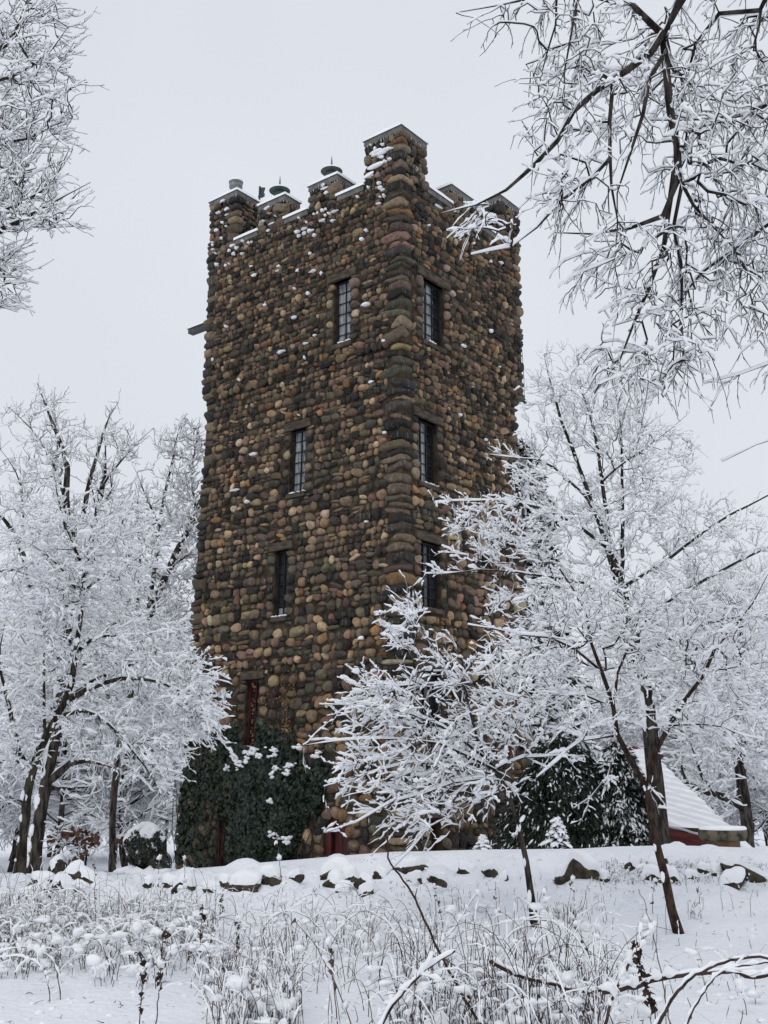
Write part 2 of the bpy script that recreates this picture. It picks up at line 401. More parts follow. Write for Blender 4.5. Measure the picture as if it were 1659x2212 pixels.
def wall_core():
    mb = MB()
    for f, (fn, W) in FACES.items():
        ops = [o for o in OPEN if o[0] == f]
        ss = sorted({0.0, W, *[o[1] for o in ops], *[o[2] for o in ops]})
        zs = sorted({-.6, ZT, ZC-.03, ZC+.03, *[max(o[3], -.6) for o in ops], *[o[4] for o in ops]})
        for i in range(len(ss)-1):
            for j in range(len(zs)-1):
                cs, cz = (ss[i]+ss[i+1])/2, (zs[j]+zs[j+1])/2
                if any(o[1] < cs < o[2] and o[3] < cz < o[4] for o in ops): continue
                mb.add(fn(np.array([ss[i], ss[i+1], ss[i+1], ss[i]]), np.array([zs[j], zs[j], zs[j+1], zs[j+1]]), np.zeros(4)), [[0, 1, 2, 3]])
        for o in ops:     # reveals
            r = [(o[1], o[3]), (o[2], o[3]), (o[2], o[4]), (o[1], o[4])]
            for k in range(4):
                (s_a, z_a), (s_b, z_b) = r[k], r[(k+1) % 4]
                mb.add(fn(np.array([s_a, s_b, s_b, s_a]), np.array([z_a, z_b, z_b, z_a]), np.array([0, 0, -REC-.1, -REC-.1])), [[0, 1, 2, 3]])
    # parapet: inner faces, top and roof deck
    b0, b1, a0, a1 = [float(v) for v in corner(15.0)]; t = .42
    o_ = [(b0, a0), (b1, a0), (b1, a1), (b0, a1)]; i_ = [(b0+t, a0+t), (b1-t, a0+t), (b1-t, a1-t), (b0+t, a1-t)]
    for k in range(4):
        p, q = o_[k], o_[(k+1) % 4]; pi, qi = i_[k], i_[(k+1) % 4]
        mb.add([[*p, ZT], [*q, ZT], [*qi, ZT], [*pi, ZT]], [[0, 1, 2, 3]])
        mb.add([[*pi, ZT], [*qi, ZT], [*qi, 14.6], [*pi, 14.6]], [[0, 1, 2, 3]])
    mb.add([[*p, 14.6] for p in i_], [[0, 1, 2, 3]])
    return mb

def hsnow_caps(mb, L, fn, rng, prob, zlo=None):
    """little snow lumps resting on the upper side of some cobbles"""
    V, T = ICO[2]
    for (s, z, hw, hh) in L:
        if rng.random() > prob(s, z): continue
        n = rng.integers(1, 3)
        for _ in range(n):
            w_ = hw*rng.uniform(.4, .95); cx_ = s+rng.uniform(-.3, .3)*hw; r = rng.uniform(.018, .045)
            P = V*np.array([w_, r, rng.uniform(.035, .07)])*(1+.28*np.sin(V @ rng.normal(size=3)*3.5+rng.uniform(0, 6))[:, None]+.12*np.sin(V @ rng.normal(size=3)*7)[:, None])
            W = fn(cx_+P[:, 0], np.full(len(P), z), .075+P[:, 2]); W[:, 2] = z+hh*.80+P[:, 1]
            mb.add(W, T=T)

rng = np.random.default_rng(11)
core = wall_core().build('wall', M['mortar'], tower, smooth=False, local=True)
size_fn = lambda z: float(np.interp(z, [0, 3, 6, 9, 12, 16], [.32, .265, .22, .185, .172, .165]))
stones = MB(); capsnow = MB(); LAY = {}
rub = {'A': 2, 'B': 2, 'C': 1, 'D': 1}
jambs = []
for f, (fn, W) in FACES.items():
    holes = []
    for (ff, s0, s1, z0, z1, st) in OPEN:
        if ff != f: continue
        holes.append((s0, s1, z0-.14, z1+.22)); holes.append((s0-.20, s1+.20, z1, z1+.22))
        jw = .30 if st != 'door' else .36
        holes.append((s0-jw, s0, z0-.05, z1)); holes.append((s1, s1+jw*.8, z0-.05, z1))
        z = z0-.02
        side = [(s0-jw/2, jw/2, 0), (s1+jw*.4, jw*.4, 1)]
        for c, hw_, sd_ in side:
            z = z0-.02
            while z < z1-.06:
                h = rng.uniform(.17, .3); h = min(h, z1-z)
                jambs.append((f, c+rng.normal()*.015, z+h/2, hw_*rng.uniform(.92, 1.08), h/2)); z += h
    edge = .42 if f in 'AB' else .3
    L = layout(rng, edge*.92 if f in 'AB' else .25, W-.28, -.5, ZT-.02, size_fn, holes)
    LAY[f] = L
    if f == 'A':      # the lower left is darker, weathered; the middle band tan
        pass
    n = len(L); cols = PAL[rng.choice(len(PAL), n, p=PW)]*rng.uniform(.72, 1.3, (n, 1))*rng.uniform(.94, 1.06, (n, 3))
    zz = L[:, 1]; warm = np.exp(-((zz-7)/4.5)**2)          # paler, browner rock was used in the middle storeys
    cols = cols*(1.05+.45*warm)[:, None]*np.array([1.05, .97, .89])
    put_stones(stones, rng, L, fn, sub=rub[f], cols=cols, proud=.09)
    J = np.array([j[1:] for j in jambs if j[0] == f])
    put_stones(stones, rng, J, fn, sub=2, proud=.10, gap=.93, boxy=(3.0, 5.0), rot=.04, tone=1.25)
    if f == 'A':
        hsnow_caps(capsnow, L, fn, rng, lambda s, z: (.38 if math.sin(s*2.3+1.2)+.5*math.sin(s*5.1) > .3 else .07) if z > 15.2 else (.05 if z > 14.2 else (.038 if z > 11.3 else .002)))
    if f == 'B':
        hsnow_caps(capsnow, L, fn, rng, lambda s, z: .07 if z > 14.8 else .005)
# corner stones
fb0 = lambda z: float(corner(z)[0]); fa0 = lambda z: float(corner(z)[2]); fb1 = lambda z: float(corner(z)[1]); fa1 = lambda z: float(corner(z)[3])
def nearcol(z, r):
    if 11.36 < z < 11.60: return np.array([.26, .20, .09])
    if 13.9 < z < 14.4: return np.array([.22, .13, .11])
    return PAL[r.choice(len(PAL), p=PW)]*r.uniform(.8, 1.3)
quoins(stones, rng, -.4, 15.9, fb0, fa0, 1, 1, .25, .56, cn=nearcol)
quoins(stones, rng, -.4, 15.9, fb0, fa1, 1, -1, .25, .42)
quoins(stones, rng, -.4, 15.9, fb1, fa0, -1, 1, .25, .42)
stones.build('cobblestone', M['stone'], core, local=True)['label'] = 'rounded field stones set in brown mortar'
capsnow.build('snow_lump', M['snow_twig'], core, local=True)

# windows -----------------------------------------------------------
def P_(fn, s, z, d):
    return fn(np.array([float(s)]), np.array([float(z)]), np.array([float(d)]))[0]
def fbox(mb, fn, s0, s1, z0, z1, d0, d1):
    s = np.array([s0, s1, s1, s0]*2); z = np.array([z0, z0, z1, z1]*2); d = np.array([d0]*4+[d1]*4, float)
    mb.add(fn(s, z, d), [[0, 1, 2, 3], [7, 6, 5, 4], [0, 4, 5, 1], [1, 5, 6, 2], [2, 6, 7, 3], [3, 7, 4, 0]])
def lumpy(V, rng, a=.02):
    return V
for (f, s0, s1, z0, z1, st) in OPEN:
    fn = FACES[f][0]
    if st == 'door':
        d = MB(); fbox(d, fn, s0, s0+.16, z0, z1-.12, -REC, -REC+.1); fbox(d, fn, s1-.16, s1, z0, z1-.12, -REC, -REC+.1)
        # arched head
        n = 12; c = (s0+s1)/2; rx = (s1-s0)/2; t = np.linspace(0, math.pi, n+1)
        for k in range(n):
            s = np.array([c+rx*math.cos(t[k]), c+rx*math.cos(t[k+1]), c+(rx-.16)*math.cos(t[k+1]), c+(rx-.16)*math.cos(t[k])])
            zb = z1-.40; z = np.array([zb+.4*math.sin(t[k]), zb+.4*math.sin(t[k+1]), zb+.27*math.sin(t[k+1]), zb+.27*math.sin(t[k])])
            mbv = fn(np.concatenate([s, s]), np.concatenate([z, z]), np.array([-REC]*4+[-REC+.103]*4))
            d.add(mbv, [[0, 1, 2, 3], [7, 6, 5, 4], [0, 4, 5, 1], [1, 5, 6, 2], [2, 6, 7, 3], [3, 7, 4, 0]])
        door = d.build('door', M['redwood'], tower, smooth=False, local=True)
        p = MB()
        for k in range(3):
            w_ = (s1-s0-.32)/3; fbox(p, fn, s0+.16+k*w_+.006, s0+.16+(k+1)*w_-.006, z0, z1-.05, -REC-.06, -REC-.02)
        p.build('door_panel', M['redwood'], door, smooth=False, local=True)
        # arch stones over the door head
        ar = MB(); nL = []
        for k in range(7):
            a = math.pi*(k+.5)/7; nL.append((c+(rx+.15)*math.cos(a), z1-.40+.52*math.sin(a), .15, .15))
        put_stones(ar, rng, np.array(nL), fn, 2, .1, .95, boxy=(2.6, 3.6), rot=.5)
        b = MB(); 
        for k in range(n):   # masonry closing the corners above the arch
            s = np.array([c+rx*math.cos(t[k]), c+rx*math.cos(t[k+1]), c+rx*math.cos(t[k+1]), c+rx*math.cos(t[k])])
            z = np.array([z1-.4+.4*math.sin(t[k]), z1-.4+.4*math.sin(t[k+1]), z1+.01, z1+.01])
            b.add(fn(s, z, np.full(4, -.02)), [[0, 1, 2, 3]])
        b.build('arch_infill', M['mortar'], tower, smooth=False, local=True)
        ar.build('arch_stone', M['stone'], tower, local=True)
        continue
    fm = M['frame'] if st == 'steel' else M['redwood']; ft = .035 if st == 'steel' else .05
    fr = MB()
    fbox(fr, fn, s0, s0+ft, z0, z1, -REC, -REC+.07); fbox(fr, fn, s1-ft, s1, z0, z1, -REC, -REC+.07)
    fbox(fr, fn, s0+ft, s1-ft, z0, z0+ft, -REC, -REC+.067); fbox(fr, fn, s0+ft, s1-ft, z1-ft, z1, -REC, -REC+.067)
    win = fr.build('window', fm, tower, smooth=False, local=True)
    ba = MB(); nc = 2 if s1-s0 < .6 else 3; nr_ = 6 if z1-z0 > 1.45 else 5; bt = .008
    for k in range(1, nc):
        s = s0+ft+(s1-s0-2*ft)*k/nc; ww = bt*(2.0 if nc == 3 and k == 1 else 1.2); fbox(ba, fn, s-ww, s+ww, z0+ft, z1-ft, -REC+.012, -REC+.052)
    for k in range(1, nr_):
        z = z0+(z1-z0)*k/nr_; fbox(ba, fn, s0+ft, s1-ft, z-bt, z+bt, -REC+.015, -REC+.045)
    ba.build('glazing_bar', fm, win, smooth=False, local=True)
    pn = MB(); pn.add(fn(np.array([s0, s1, s1, s0]), np.array([z0, z0, z1, z1]), np.full(4, -REC+.01)), [[0, 1, 2, 3]])
    pn.build('pane', M['glass'], win, smooth=False, local=True)
    li = MB(); e = .18 if f == 'A' else .24
    fbox(li, fn, s0-e, s1+e, z1, z1+.20, -.2, .075)
    si = MB(); fbox(si, fn, s0-.04, s1+.06, z0-.12, z0-.002, -.2, .055); si.build('sill', M['lintel'], win, smooth=False, local=True, bevel=.015)
    if f == 'A' or z0 > 8:
        sl = MB(); V_, T_ = ICO[2]
        for _ in range(5):
            e_ = rng.uniform(.5, 1.2); Pv = V_*np.array([.06*e_, .022, .05])*(1+.3*np.sin(V_ @ rng.normal(size=3)*3+rng.uniform(0, 6))[:, None]); W_ = fn(s0+(s1-s0)*rng.random()+Pv[:, 0], np.full(len(Pv), z0), .01+Pv[:, 2]); W_[:, 2] = z0+.012+Pv[:, 1]; sl.add(W_, T=T_)
        sl.build('sill_snow', M['snow'], win, local=True)
    li.build('lintel', M['lintel'], win, smooth=False, local=True, bevel=.015)
    if f == 'A' and st == 'steel' or (f == 'B' and z0 > 8):     # pale gathered curtain hanging inside the glass
        cu = MB(); w_ = s1-s0; k = 24; ed = np.linspace(0, 1, k); zc = z0+.03+(z1-z0-.06)*ed
        lo = s0+w_*(.30+.06*np.sin(ed*31)+.05*np.sin(ed*12+1)) if f == 'A' else s0+w_*(.08+.0*ed); hi = s0+w_*(.97+0*ed) if f == 'A' else s0+w_*(.70+.05*np.sin(ed*27))
        V = np.concatenate([fn(lo, zc, np.full(k, -REC+.0125)), fn(hi, zc, np.full(k, -REC+.0125))])
        if f == 'A' and z0 < 6: V = V[[0, 1, 2, 3, 24, 25, 26, 27]]; k = 4
        q = [[i, k+i, k+i+1, i+1] for i in range(k-1)]; cu.add(V, q)
        cu.build('curtain', M['gray_panel'] if f == 'A' else M['glass_pale'] if 'glass_pale' in M else M['gray_panel'], win, smooth=False, local=True)

# battlements --------------------------------------------------------
def merlon(b0, b1, a0, a1, z0, z1, name='merlon', pot=None, cap_over=.055, big=False):
    c = MB(); c.box([(b0+b1)/2, (a0+a1)/2, (z0+z1)/2], [(b1-b0)/2-.03, (a1-a0)/2-.03, (z1-z0)/2])
    m = c.build(name, M['mortar'], tower, smooth=False, local=True)
    s = MB(); sn = MB()
    fA = lambda s_, z, d: np.stack([b0-d+0*s_, a0+s_, z+0*d], -1)
    fB = lambda s_, z, d: np.stack([b0+s_, a0-d+0*s_, z+0*d], -1)
    fC = lambda s_, z, d: np.stack([b0+s_, a1+d+0*s_, z+0*d], -1)
    fD = lambda s_, z, d: np.stack([b1+d+0*s_, a0+s_, z+0*d], -1)
    sz = lambda z: .175
    for fn, W, sub in ((fA, a1-a0, 2), (fB, b1-b0, 2), (fC, b1-b0, 1), (fD, a1-a0, 1)):
        L = layout(rng, .18, W-.14, z0, z1, sz, [])
        put_stones(s, rng, L, fn, sub, .075)
        if fn is fA: hsnow_caps(sn, L, fn, rng, lambda s_, z: .30 if z0 > 15 else 0)
    quoins(s, rng, z0, z1, lambda z: b0, lambda z: a0, 1, 1, .24, .36); quoins(s, rng, z0, z1, lambda z: b0, lambda z: a1, 1, -1, .22, .26)
    quoins(s, rng, z0, z1, lambda z: b1, lambda z: a0, -1, 1, .22, .26)
    s.build('cobblestone', M['stone'], m, local=True)
    sn.build('snow_lump', M['snow_twig'], m, local=True)
    cp = MB(); o = cap_over; zt = z1+.15
    cp.box([(b0+b1)/2, (a0+a1)/2, z1+.075], [(b1-b0)/2+o, (a1-a0)/2+o, .075]); cap = cp.build('capstone', M['cap'], m, smooth=False, local=True, bevel=.012)
    snow_slab(b0-o, b1+o, a0-o, a1+o, zt, m, .11)
    icicles(m, [((b0-o+.012, a0-o), (b0-o+.012, a1+o)), ((b0-o, a0-o+.012), (b1+o, a0-o+.012))], z1-.0)
    return m
def snow_slab(b0, b1, a0, a1, z, parent, h=.085):
    n1 = max(3, int((b1-b0)/.07)); n2 = max(3, int((a1-a0)/.07))
    u = np.linspace(0, 1, n1+1); v = np.linspace(0, 1, n2+1); U, Vv = np.meshgrid(u, v)
    ed = np.minimum(np.minimum(U, 1-U)*(b1-b0), np.minimum(Vv, 1-Vv)*(a1-a0))
    hh = h*(1-np.exp(-((ed+.016)/.020)))*(1+.15*np.sin(U*9+z)*np.sin(Vv*8+1))
    X = b0-.03+U*(b1-b0+.06); Y = a0-.03+Vv*(a1-a0+.06)
    top = np.stack([X, Y, z+hh], -1).reshape(-1, 3); bot = np.stack([X, Y, np.full_like(X, z-.012)], -1).reshape(-1, 3)
    N = len(top); w_ = n1+1
    q = [[i*w_+j, i*w_+j+1, (i+1)*w_+j+1, (i+1)*w_+j] for i in range(n2) for j in range(n1)]
    rim = [j for j in range(w_)]+[i*w_+n1 for i in range(1, n2+1)]+[n2*w_+j for j in range(n1-1, -1, -1)]+[i*w_ for i in range(n2-1, 0, -1)]
    q += [[rim[k], rim[k]+N, rim[(k+1) % len(rim)]+N, rim[(k+1) % len(rim)]] for k in range(len(rim))]
    mb = MB(); mb.add(np.concatenate([top, bot]), q); mb.build('snow', M['snow'], parent, local=True)
def icicles(parent, lines, z):
    mb = MB(); P = []; R = []
    for (p, q) in lines:
        L = math.hypot(q[0]-p[0], q[1]-p[1]); n = int(L/.045)
        for k in range(n):
            if rng.random() < .3: continue
            t = (k+rng.random())/n; l = rng.uniform(.03, .13)*(rng.random()*.6+.4)
            x = p[0]+(q[0]-p[0])*t; y = p[1]+(q[1]-p[1])*t
            P.append([[x, y, z+.02], [x, y, z-l*.5], [x, y, z-l]]); R.append([.009, .006, .001])
    tubes(mb, np.array(P), np.array(R), 4); mb.build('icicle', M['icicle'], parent, local=True)

mA, mB_, = [], []
tA = .95; o0 = -.07
m0 = merlon(o0, .87, o0, 1.0, ZT-.02, 17.02)                      # tall near corner
m3 = merlon(o0, .50, 1.98, 2.86, ZT-.02, 16.46)
m2 = merlon(o0, .42, 3.80, 4.68, ZT-.02, 16.55)
m1 = merlon(o0, .98, 5.64, 6.64, ZT-.02, 17.36)                   # far left corner
n2 = merlon(2.02, 3.12, o0, .60, ZT-.02, 16.38)
n3 = merlon(4.34, 5.22, o0, .62, ZT-.02, 17.14)
merlon(4.3, 5.22, 5.64, 6.64, ZT-.02, 16.9); merlon(2.0, 3.1, 6.0, 6.64, ZT-.02, 16.3); merlon(4.66, 5.22, 2.4, 3.4, ZT-.02, 16.3)
def coping(b0, b1, a0, a1):
    cp = MB(); cp.box([(b0+b1)/2, (a0+a1)/2, ZT+.05], [(b1-b0)/2, (a1-a0)/2, .07]); c = cp.build('coping', M['cap'], tower, smooth=False, local=True, bevel=.012)
    snow_slab(b0, b1, a0, a1, ZT+.12, c, .12)
for a0, a1 in ((1.06, 1.92), (2.92, 3.74), (4.74, 5.58)): coping(o0-.07, .40, a0, a1)
for b0, b1 in ((.93, 1.96), (3.18, 4.28)): coping(b0, b1, o0-.07, .40)
for a0, a1 in ((.7, 2.3), (3.5, 5.5)): coping(4.8, 5.29, a0, a1)
for b0, b1 in ((1.1, 1.9), (3.2, 4.2)): coping(b0, b1, 6.2, 6.71)
# the snow that slumped on the near corner, on a ledge of the tall merlon
def ledge_snow():
    mb = MB(); V, T = ICO[3]
    for (bb, aa, z, hb, ha, hz) in ((-.16, .42, 16.62, .07, .30, .05), (-.17, .60, 16.33, .06, .26, .06), (-.16, .86, 16.15, .06, .16, .07), (-.15, .62, 16.72, .05, .2, .04)):
        P = V*np.array([hb, ha, hz])*(1+.2*np.sin(V @ rng.normal(size=3)*3+rng.uniform(0, 6))[:, None]); P[:, 2] += P[:, 1]*-.02
        mb.add(P+np.array([bb, aa, z]), T=T)
    mb.build('snow_ledge', M['snow'], m0, local=True)
ledge_snow()
# chimney pots
def pot_cone(b, a, z, m):
    p = MB(); lathe(p, [(.0, 0), (.145, 0), (.145, .30), (.15, .31), (.15, .36), (.0, .36)], (b, a, z), 20); o = p.build('chimney_pot', M['green_metal'], m, local=True)
    c = MB(); lathe(c, [(.0, .36), (.22, .37), (.28, .40), (.275, .42), (.16, .48), (.03, .54), (.022, .56), (.018, .70), (.004, .86), (0, .87)], (b, a, z), 24); c.build('rain_cap', M['green_metal'], o, local=True)
    s = MB(); lathe(s, [(.285, .405), (.28, .44), (.16, .515), (.05, .565), (.02, .57)], (b, a, z), 24); s.build('snow', M['snow'], o, local=True)
pot_cone(.22, 2.42, 16.61, m3); pot_cone(.18, 4.24, 16.70, m2)
p = MB(); lathe(p, [(.0, 0), (.16, 0), (.16, .52), (.19, .53), (.19, .60), (.17, .61), (.17, .64), (.195, .65), (.195, .70), (0, .70)], (.40, 6.2, 17.5), 22); o = p.build('chimney_pot', M['gray_metal'], m1, local=True)
s = MB(); lathe(s, [(.205, .69), (.20, .75), (.12, .80), (0, .81)], (.40, 6.2, 17.5), 22); s.build('snow', M['snow'], o, local=True)
# dark bracket plate on the back of the corner merlon
v = MB(); v.box((1.0, 5.85, 17.8), (.02, .02, .42)); v.box((1.03, 5.80, 18.02), (.015, .085, .15), R=[[1, 0, 0], [0, .92, -.38], [0, .38, .92]]); v.box((.99, 5.72, 17.88), (.02, .07, .05)); v.build('antenna_bracket', M['dark_metal'], tower, smooth=False, local=True)
# timber spout that sticks out past the left edge
sp = MB(); sp.box((.35, 7.09, 14.04), (.10, .70, .075)); spo = sp.build('spout', M['dark_metal'], tower, smooth=False, local=True, bevel=.01)
snow_slab(.25, .45, 6.66, 7.79, 14.115, spo, .05)
# lamp bracket and cable on the right edge
lb = MB(); lb.box((5.28, .0, 11.75), (.10, .05, .05)); lb.box((5.36, -.02, 11.62), (.05, .06, .06)); lbo = lb.build('lamp_bracket', M['dark_metal'], tower, smooth=False, local=True)
cb = MB(); tubes(cb, np.array([[[5.28, -.05, 13.2], [5.31, -.07, 12.6], [5.345, -.06, 12.0], [5.35, -.04, 11.75]]]), np.full((1, 4), .008), 5); cb.build('cable', M['dark_metal'], lbo, local=True)

# ------------------------------------------------------------------ plants on the wall
RT = np.array([[math.cos(TH), -math.sin(TH), 0], [math.sin(TH), math.cos(TH), 0], [0, 0, 1]])
def toW(P): return P @ RT.T+TC
def leaves(mb, P, N, size, rng, colors, up=None, fold=.25, long=1.0):
    """heart-ish folded leaves (6 verts, 4 tris) at P facing N"""
    n = len(P); N = N/np.linalg.norm(N, axis=1, keepdims=True)
    upv = np.array([0, 0, -1.0])+rng.normal(size=(n, 3))*.35 if up is None else up
    U = upv-(upv*N).sum(1, keepdims=True)*N; U /= np.linalg.norm(U, axis=1, keepdims=True)+1e-9
    S = np.cross(U, N); s = size[:, None]
    pts = [(-.0, -.45, 0), (.5, -.25, fold), (.30, .25, fold*.6), (0, .62*long, 0), (-.30, .25, fold*.6), (-.5, -.25, fold)]
    V = np.stack([P+S*(a*s)+U*(b*s)-N*(c*s*.6) for a, b, c in pts], 1)
    T = np.array([[0, 1, 2], [0, 2, 3], [0, 3, 4], [0, 4, 5]])
    mb.add(V.reshape(-1, 3), T=((np.arange(n)*6)[:, None, None]+T[None]).reshape(-1, 3), col=np.repeat(colors, 6, axis=0))
def ivy():
    r = np.random.default_rng(21)
    root = empty('ivy', TC+RT @ np.array([-.15, 4.0, 0]), 'dark green ivy with snow blotches climbing the lower left of the tower', 'ivy')
    mb = MB(); sn = MB()
    N = 60000
    s = r.uniform(1.75, 6.50, N); z = r.uniform(-.2, 3.3, N)
    # thickness map: thick mound in the middle, thin cover at the left edge, ragged outline
    def thick(s, z):
        top = np.interp(s, [1.7, 2.1, 2.7, 3.4, 4.2, 5.0, 5.6, 6.2, 6.9], [1.7, 2.05, 2.35, 2.55, 2.6, 2.55, 2.45, 2.2, 2.2])+.12*np.sin(s*7)+.08*np.sin(s*17+1)
        lo = np.interp(s, [1.7, 2.0, 2.3, 2.6, 2.9, 3.2], [1.75, 1.35, .85, .5, -.1, -.5])+.1*np.sin(s*11)
        ins = np.clip((top-z)/.25, 0, 1)*np.clip((z-lo)/.25, 0, 1)
        return ins*(.07+.19*np.exp(-((s-3.5)/.95)**2)*np.clip((2.3-z)/.6, .0, 1)*(1+.35*np.sin(s*5+z*3)*np.sin(z*4+1)))
    t = thick(s, z)
    nzs = np.sin(s*3.1+1)*np.sin(z*3.7+2)+.6*np.sin(s*7.3)*np.sin(z*8.1+.5)
    dens = np.where(s > 4.75, np.clip(.055*nzs-.004, .004, 1), np.clip(np.interp(t, [.03, .10, .16], [.03, .16, .45])*(1+.5*nzs), .01, 1))
    # keep the openings free
    inw = np.zeros(N, bool)
    for (ff, s0, s1, z0, z1, st) in OPEN:
        if ff == 'A': inw |= (s > s0-.03) & (s < s1+.03) & (z > z0) & (z < z1)
    inw |= (s > 5.2) & (s < 5.65) & (z < 1.3) & (r.random(N) < .8)
    k = (t > .015) & (r.random(N) < dens) & ~inw
    # a sparser fringe above
    fr = (r.random(N) < .10*np.clip((np.interp(s, [2, 3, 4, 4.6, 5.4, 6, 6.9], [2.4, 2.8, 3.25, 3.2, 3.1, 2.9, 2.6])-z)/.3, 0, 1)) & ~inw & (s > 2.9)
    k |= fr
    s, z, t = s[k], z[k], np.maximum(t[k], .05); n = len(s)
    d = t*r.uniform(.45, 1.05, n)+.07
    P = toW(face_A(s, z, d))
    nA = RT @ np.array([-1, 0, 0.35]); Nn = nA+r.normal(size=(n, 3))*.55
    c = np.array([.009, .020, .011])*r.uniform(.35, 1.9, (n, 1))*r.uniform(.85, 1.15, (n, 3))
    br = r.random(n) < .05; c[br] = np.array([.06, .045, .02])
    yel = (s > 4.6) & (r.random(n) < .35); c[yel] = np.array([.022, .030, .014])*r.uniform(.6, 1.6, (yel.sum(), 1))
    leaves(mb, P, Nn, r.uniform(.07, .15, n), r, c)
    o = mb.build('foliage', M['leaf'], root)
    # stems behind the leaves
    st = MB(); PP = []
    for i in range(60):
        a = r.uniform(2.4, 6.7); h = r.uniform(.9, 2.6); zz = np.linspace(-.2, h, 8); ss = a+np.cumsum(r.normal(size=8)*.07)
        PP.append(toW(face_A(ss, zz, np.full(8, .11))))
    tubes(st, np.array(PP), np.full((60, 8), .009), 4); st.build('stem', M['bark'], root)
    V, T = ICO[2]
    spots = [(4.35, 2.36, 1.0), (4.15, 2.42, .9), (4.0, 2.36, .8), (3.95, 2.3, .6), (4.75, 2.30, .7), (4.6, 2.2, .5), (4.5, 2.08, .6), (3.55, 2.42, .8), (3.45, 2.36, .6), (2.75, 2.44, .8), (2.3, 2.30, .7), (2.25, 2.22, .4),
             (2.95, 2.05, .7), (2.98, 1.92, .5), (3.3, 1.98, .6), (3.4, 1.88, .5), (3.25, .55, .5), (2.9, .52, .8), (2.85, .44, .5), (3.35, 1.3, .4), (4.9, 2.05, .4), (4.3, 2.2, .5)]
    for (a, z, q) in spots:
        for _ in range(9):
            aa = a+r.normal()*.085*q; z_ = z+r.normal()*.040; dd = float(thick(np.array([aa]), np.array([z_]))[0])*.95+.12
            Pv = V*np.array([.045, .060*q, .026])*r.uniform(.5, 1.4)*(1+.4*np.sin(V @ r.normal(size=3)*3+r.uniform(0, 6))[:, None])
            W = face_A(aa+Pv[:, 1], np.full(len(V), z_), dd+Pv[:, 0]); W[:, 2] = z_+Pv[:, 2]; sn.add(toW(W), T=T)
    sn.build('snow', M['snow'], root)
    # withered creeper with orange leaves beside the red window
    root2 = empty('creeper', TC+RT @ np.array([-.12, 3.3, 2.6]), 'withered creeper with small orange leaves beside the tower\'s narrow red window', 'creeper')
    P = []; st = MB(); PP = []
    for (a, z, n, ds, dz) in ((3.35, 4.0, 14, .08, .10), (3.62, 3.6, 22, .22, .10), (3.2, 3.35, 18, .10, .22), (3.0, 3.65, 12, .06, .2), (3.15, 2.95, 16, .12, .18), (4.22, 3.3, 40, .03, .55), (3.45, 3.5, 10, .25, .05), (3.1, 3.9, 14, .06, .14), (4.75, 3.4, 6, .1, .2)):
        aa = a+r.normal(size=n)*ds; zz = z+r.normal(size=n)*dz; P.append(toW(face_A(aa, zz, np.full(n, .13)+r.normal(size=n)*.01)))
    for i in range(14):
        a = r.uniform(2.9, 4.4); zz = np.linspace(2.3, r.uniform(3.2, 4.1), 8); PP.append(toW(face_A(a+np.cumsum(r.normal(size=8)*.08), zz, np.full(8, .12))))
    P = np.concatenate(P); n = len(P); Nn = nA+r.normal(size=(n, 3))*.5
    mo = MB(); leaves(mo, P, Nn, r.uniform(.03, .06, n), r, np.ones((n, 3))); mo.C = []; mo.build('leaf', M['orangeleaf'], root2)
    tubes(st, np.array(PP), np.full((14, 8), .005), 4); st.build('stem', M['bark'], root2)
ivy()

# ------------------------------------------------------------------ snow-laden trees

def resample(pts, n):
    pts = np.asarray(pts, float); d = np.concatenate([[0], np.cumsum(np.linalg.norm(np.diff(pts[:, :3], axis=0), axis=1))]); t = np.linspace(0, d[-1], n)
    return np.stack([np.interp(t, d, pts[:, i]) for i in range(pts.shape[1])], 1)
def smooth_poly(p, it=2):
    p = np.asarray(p, float)
    for _ in range(it):
        q = np.empty((2*len(p)-2, p.shape[1])); q[0::2] = .75*p[:-1]+.25*p[1:]; q[1::2] = .25*p[:-1]+.75*p[1:]
        p = np.concatenate([p[:1], q, p[-1:]])
    return p

def snow_on(mb, P, R, rng, s0, fat=1.0, seg=None):
    """a ridge of settled snow along the upper side of branches P (M,n,3)"""
    M_, n, _ = P.shape
    T = nrm(np.gradient(P, axis=1)); h = np.sqrt(np.clip(1-T[..., 2]**2, 0, 1))
    lump = rng.uniform(.25, 1.5, (M_, n))*(rng.random((M_, n)) > .10)+.08
    s = s0*(.28+.72*h)*lump*fat*(rng.uniform(.35, 1.35, (M_, 1)) if M_ > 1 else 1)
    thick = np.where(R > .03, np.clip((h-.22)/.5, 0.02, 1), 1)
    wid = np.maximum(R*.80, s*.80)*np.where(R > .03, thick**.5, 1); hi = s*thick
    off = R*.62+hi*.62
    endf = np.ones(n); endf[0] = .6; endf[-1] = .55
    tubes(mb, P, wid*endf, 5, R2=hi*endf, off=off)

def spray(rng, B, D, L, n=5, droop=0.0, curl=.12):
    """curved twigs from bases B along D (N,3)"""
    N = len(B); t = np.linspace(0, 1, n)[None, :, None]
    c = rng.normal(size=(N, 1, 3))*curl*1.5; c[..., 2] -= droop
    j = rng.normal(size=(N, n, 3))*.25/n; j[:, 0] = 0
    return B[:, None, :]+L[:, None, None]*(D[:, None, :]*t+c*t*t+np.cumsum(j, 1))

